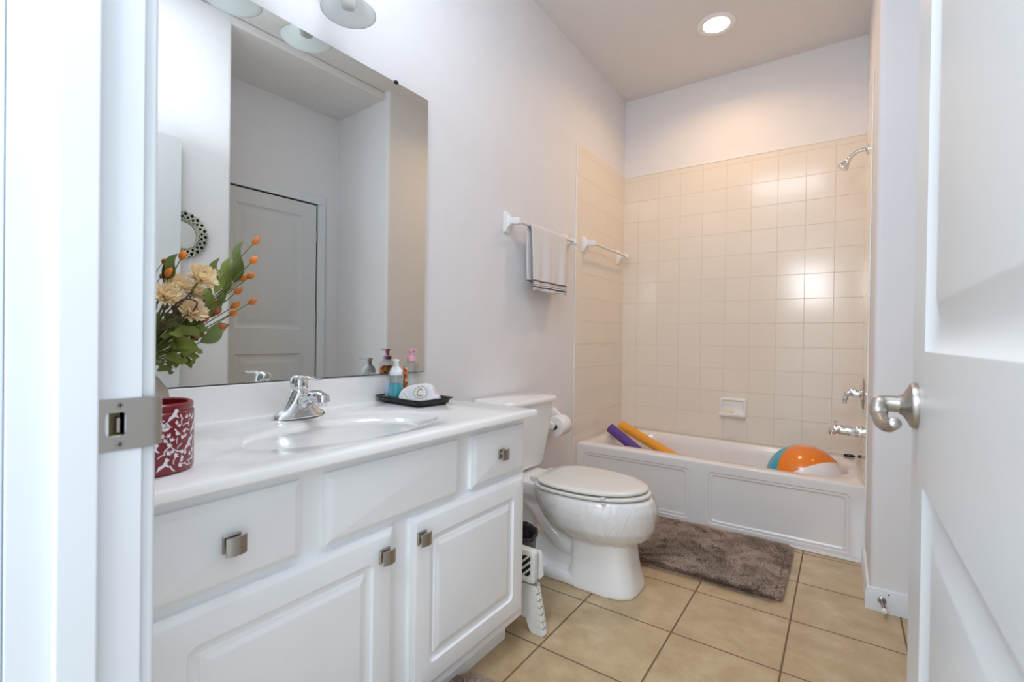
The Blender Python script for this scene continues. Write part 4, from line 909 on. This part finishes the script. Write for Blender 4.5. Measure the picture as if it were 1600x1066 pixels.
for i, (x, y, z, r) in enumerate(MUM):
    c = L_((x, y, z)); d = (c - V(0, 0, 0.16)).normalized() * 0.5 + V(0.75, -0.1, 0.25); d.normalize(); qq = d.to_track_quat('Z', 'Y').to_matrix()
    bm = B(); tube(bm, smoothpath([O, O.lerp(c, 0.5) + V(0, 0, -0.015), c - d * 0.008], 4), 0.002, 6); stm = obj('flower_stem', bm, 'stem', fl, smooth=True)
    bm = B()
    for ly, (el, n_, L) in enumerate(((5, 22, 1.0), (22, 20, 0.95), (40, 17, 0.82), (58, 12, 0.66), (75, 7, 0.5))):
        for j in range(n_):
            az = 2 * PI * (j + 0.5 * (ly % 2)) / n_ + rf.uniform(-.1, .1); ee = math.radians(el + rf.uniform(-7, 7)); LL = r * L * rf.uniform(.88, 1.08); w_ = r * 0.115
            u_d = V(math.cos(az), math.sin(az), 0); t_d = V(-math.sin(az), math.cos(az), 0)
            rr0 = []
            for s_, ww in ((0.12, .5), (0.45, 1.0), (0.8, 1.05), (1.0, .35)):
                cur = ee + 0.35 * s_; p = (u_d * math.cos(cur) + V(0, 0, math.sin(cur))) * LL * s_
                nr = (-u_d * math.sin(cur) + V(0, 0, math.cos(cur)))
                rr0.append([tuple(c + qq @ (p - t_d * w_ * ww + nr * w_ * .5)), tuple(c + qq @ p), tuple(c + qq @ (p + t_d * w_ * ww + nr * w_ * .5))])
            loft(bm, rr0, False, False, closed=False)
    obj('mum_flower', bm, 'mum', stm, smooth='all')
    bm = B(); cc = c + qq @ V(0, 0, r * 0.22); ellipsoid(bm, tuple(cc), r * 0.22, r * 0.22, r * 0.22, 12, 8); obj('flower_centre', bm, 'mumcore', stm, smooth='all')
def leaf(a_, b_, wd, lobed, m_):
    A = L_(a_); Bp = L_(b_); d = Bp - A; L = d.length; d.normalize()
    side = d.cross(V(0.75, -0.65, 0.1)).normalized(); side = (side + V(rf.uniform(-.25, .25), rf.uniform(-.25, .25), 0)).normalized(); nr = side.cross(d).normalized()
    bm = B(); rows = []; n_ = 12
    for i in range(n_ + 1):
        t_ = i / n_; w_ = L * 0.15 * wd * math.sin(PI * min(1, t_ ** 0.8)) ** 0.8 + 0.0006
        if lobed: w_ *= 1 + 0.55 * math.sin(t_ * 15)
        c = A + d * L * t_ + nr * L * 0.12 * math.sin(PI * t_) + side * L * 0.07 * math.sin(2 * PI * t_)
        rows.append([tuple(c - side * w_ + nr * w_ * .35), tuple(c), tuple(c + side * w_ + nr * w_ * .35)])
    loft(bm, rows, False, False, closed=False)
    tube(bm, smoothpath([O + V(rf.uniform(-.01, .01), rf.uniform(-.01, .01), -0.02), O.lerp(A, 0.55) + V(0, 0, -0.01), A], 4), 0.0012, 5)
    obj('leaf', bm, m_, fl, smooth='all')
for q_ in range(22):
    y_ = rf.uniform(-3.135, -3.045); z_ = rf.uniform(0.965, 1.09) - (y_ + 3.09) * 0.2; x_ = rf.uniform(0.21, 0.27)
    LEAF.append(((x_, y_, z_), (x_ + rf.uniform(.0, .04), y_ + rf.uniform(-.02, .05), z_ + rf.uniform(-.035, .04)), 1.5))
for i, (a_, b_, wd) in enumerate(LEAF): leaf(a_, b_, wd, i > 9 and i % 2 == 0, 'leaf' if i % 3 else 'leafdark')
bm = B(); tube(bm, smoothpath([O, L_((0.28, -3.125, 1.05)), L_((0.30, -3.105, 1.09)), L_((0.30, -3.082, 1.118))], 5), 0.0019, 7); tube(bm, smoothpath([L_((0.29, -3.125, 1.07)), L_((0.30, -3.10, 1.10)), L_((0.31, -3.078, 1.095)), L_((0.305, -3.09, 1.07)), L_((0.29, -3.13, 1.05))], 5), 0.0017, 7)
obj('twig', bm, 'twig', fl, smooth=True)

# ------------------------------------------------------------ waste bin and folded step stool
wbn = thing('waste_bin', 'dark metal waste bin with a black liner between the vanity and the toilet', 'waste bin', (0.325, -1.955, 0))
bm = B(); lathe(bm, [(0.085, 0), (0.088, 0.003), (0.108, 0.255), (0.110, 0.258), (0.106, 0.260), (0.104, 0.252), (0.085, 0.01)], (0, 0, 0), 40); obj('bin_body', bm, 'darkmetal', wbn, smooth=True)
bm = B(); rings = []
for r, h in ((0.1115, 0.252), (0.1125, 0.262), (0.107, 0.265), (0.100, 0.250), (0.085, 0.20), (0.05, 0.14), (0.01, 0.13)):
    rings.append([((r + 0.0025 * math.sin(i * 2.7 + h * 80)) * math.cos(2 * PI * i / 48), (r + 0.0025 * math.sin(i * 1.9 + h * 60)) * math.sin(2 * PI * i / 48), h + 0.004 * math.sin(i * 1.3)) for i in range(48)])
loft(bm, rings, False, True); obj('liner', bm, 'blackbag', wbn, smooth='all')

so = thing('folding_step_stool', 'white plastic step stool folded flat, standing beside the vanity', 'step stool', (0.50, -2.10, 0))
def st(x, z, y): return (x - 0.50, y, z)
# lower leg panel, in the XZ plane, with a cut-out foot
prof = [(0.30, 0.0), (0.36, 0.0), (0.385, 0.035), (0.425, 0.05), (0.50, 0.045), (0.515, 0.01), (0.525, 0.0), (0.570, 0.0), (0.572, 0.006), (0.536, 0.165), (0.30, 0.165)]
prof = [(x, z) for x, z in prof]
bm = B(); loft(bm, [[st(x, z, y) for x, z in prof] for y in (-0.004, 0.004)]); obj('leg_panel', bm, 'whiteplastic', so, bevel=0.0015)
bm = B(); loft(bm, [[st(x, z, y) for x, z in prof] for y in (0.026, 0.032)]); obj('leg_panel', bm, 'whiteplastic', so, bevel=0.0015)
bm = B()
for i in range(7):
    t_ = i / 6.0; zc = 0.014 + 0.138 * t_; xc = 0.571 - 0.034 * zc / 0.165
    ln = 0.0085
    tube(bm, [st(xc + 0.004, zc - ln, 0.002), st(xc + 0.004 - 0.0035, zc + ln, 0.002)], 0.0062, 10)
    tube(bm, [st(xc + 0.004, zc - ln, 0.014), st(xc + 0.004 - 0.0035, zc + ln, 0.014)], 0.0058, 10)
    box(bm, xc - 0.50 - 0.018, xc - 0.50 - 0.004, -0.0052, -0.0035, zc - 0.005, zc + 0.006)
obj('hinge_knuckles', bm, 'whiteplastic', so, smooth=True)
bm = B()   # seat half with slanted slots
X0, X1, Z0, Z1 = 0.32, 0.540, 0.176, 0.288
fr = lambda u, v, d: st(u, v, -0.013 + d)
panel(bm, (X0, X1, Z0, Z1), [(0, 0.020, .012), (0, 0.002, .012), (0.002, 0.0, .012), (0.014, 0.0, .006), (0.016, 0.003, .006)], fr)
obj('seat_frame', bm, 'whiteplastic', so, smooth=True)
def zclip(poly, z_, keep):
    out = []
    for p_, q_ in zip(poly, poly[1:] + poly[:1]):
        a_, b_ = (p_[1] - z_) * keep, (q_[1] - z_) * keep
        if a_ >= 0: out.append(p_)
        if (a_ > 0) != (b_ > 0) and a_ != b_:
            t_ = a_ / (a_ - b_); out.append((p_[0] + (q_[0] - p_[0]) * t_, p_[1] + (q_[1] - p_[1]) * t_))
    return out
bm = B()
for i in range(-3, 6):
    for xa, xb in ((0.345, 0.425), (0.440, 0.521)):
        zb = 0.18 + i * 0.024
        p_ = zclip(zclip([(xa, zb), (xb, zb + 0.075), (xb, zb + 0.0895), (xa, zb + 0.0145)], 0.198, 1), 0.268, -1)
        if len(p_) > 2: loft(bm, [[st(x, z, y) for x, z in p_] for y in (-0.0112, -0.0095)])
obj('slot', bm, 'black', so)
bm = B(); loft(bm, [[st(x, z, y) for x, z in ((0.34, 0.19), (0.34, 0.284), (0.541, 0.284), (0.548, 0.276), (0.556, 0.20), (0.545, 0.186))] for y in (0.014, 0.027)]); obj('seat_half', bm, 'whiteplastic', so, bevel=0.002)

# ------------------------------------------------------------ rugs
def rug(name, x0, x1, y0, y1, rad, n_, label, rot=0):
    cx, cy = (x0 + x1) / 2, (y0 + y1) / 2
    t = thing(name, label, 'rug', (cx, cy, 0), rot, 'shaggy bath rugs')
    hx, hy = (x1 - x0) / 2, (y1 - y0) / 2
    bm = B(); loft(bm, [[(x, y, z) for x, y in rr(-hx, hx, -hy, hy, rad, 6)] for z in (0.001, 0.006)]); obj('backing', bm, 'rug', t)
    rg = random.Random(n_); vs = []; fs = []
    def inside(x, y):
        ax, ay = abs(x) - (hx - rad), abs(y) - (hy - rad)
        return not (ax > 0 and ay > 0 and math.hypot(ax, ay) > rad)
    def noise(x, y): return math.sin(x * 23 + 3 * math.sin(y * 17)) * math.sin(y * 29 + 2 * math.sin(x * 13))
    for i in range(n_):
        x = rg.uniform(-hx, hx); y = rg.uniform(-hy, hy)
        if not inside(x, y): continue
        fl_ = 0.5 * noise(x * .7, y * .7); ang = 1.2 + 2.2 * noise(x * 1.4, y * 1.1 + 3) + rg.uniform(-1.7, 1.7)
        ed = 1.0 if (hy - abs(y) > 0.02 and hx - abs(x) > 0.02) else 1.6
        lean = (0.0075 + 0.004 * rg.random()) * ed; h = (0.013 + 0.007 * rg.random()) * (1 + 0.25 * fl_)
        if ed > 1: 
            ang = math.atan2(y / hy if abs(y) / hy > abs(x) / hx else 0, x / hx if abs(x) / hx >= abs(y) / hy else 0) + rg.uniform(-.7, .7); h *= 0.85
        dx, dy = math.cos(ang) * lean, math.sin(ang) * lean; w_ = 0.0017; a2 = rg.uniform(0, PI); px, py = math.cos(a2) * w_, math.sin(a2) * w_
        b = len(vs)
        vs += [(x - px, y - py, 0.004), (x + px, y + py, 0.004), (x + dx * .45 + px, y + dy * .45 + py, 0.004 + h * .7), (x + dx * .45 - px, y + dy * .45 - py, 0.004 + h * .7), (x + dx + px * .5, y + dy + py * .5, 0.004 + h), (x + dx - px * .5, y + dy - py * .5, 0.004 + h)]
        fs += [(b, b + 1, b + 2, b + 3), (b + 3, b + 2, b + 4, b + 5)]
    me = bpy.data.meshes.new('pile'); me.from_pydata(vs, [], fs); me.materials.append(M['rug'])
    o = bpy.data.objects.new('pile', me); COL.objects.link(o); o.parent = t; o['kind'] = 'stuff'
    return t
rug('bath_rug', 0.50, 1.212, -1.372, -0.778, 0.03, 120000, 'brown shaggy bath rug on the floor in front of the tub')
rug('bath_rug', 0.482, 0.93, -3.05, -2.395, 0.05, 70000, 'brown shaggy rug at the foot of the vanity, only its corner in view')
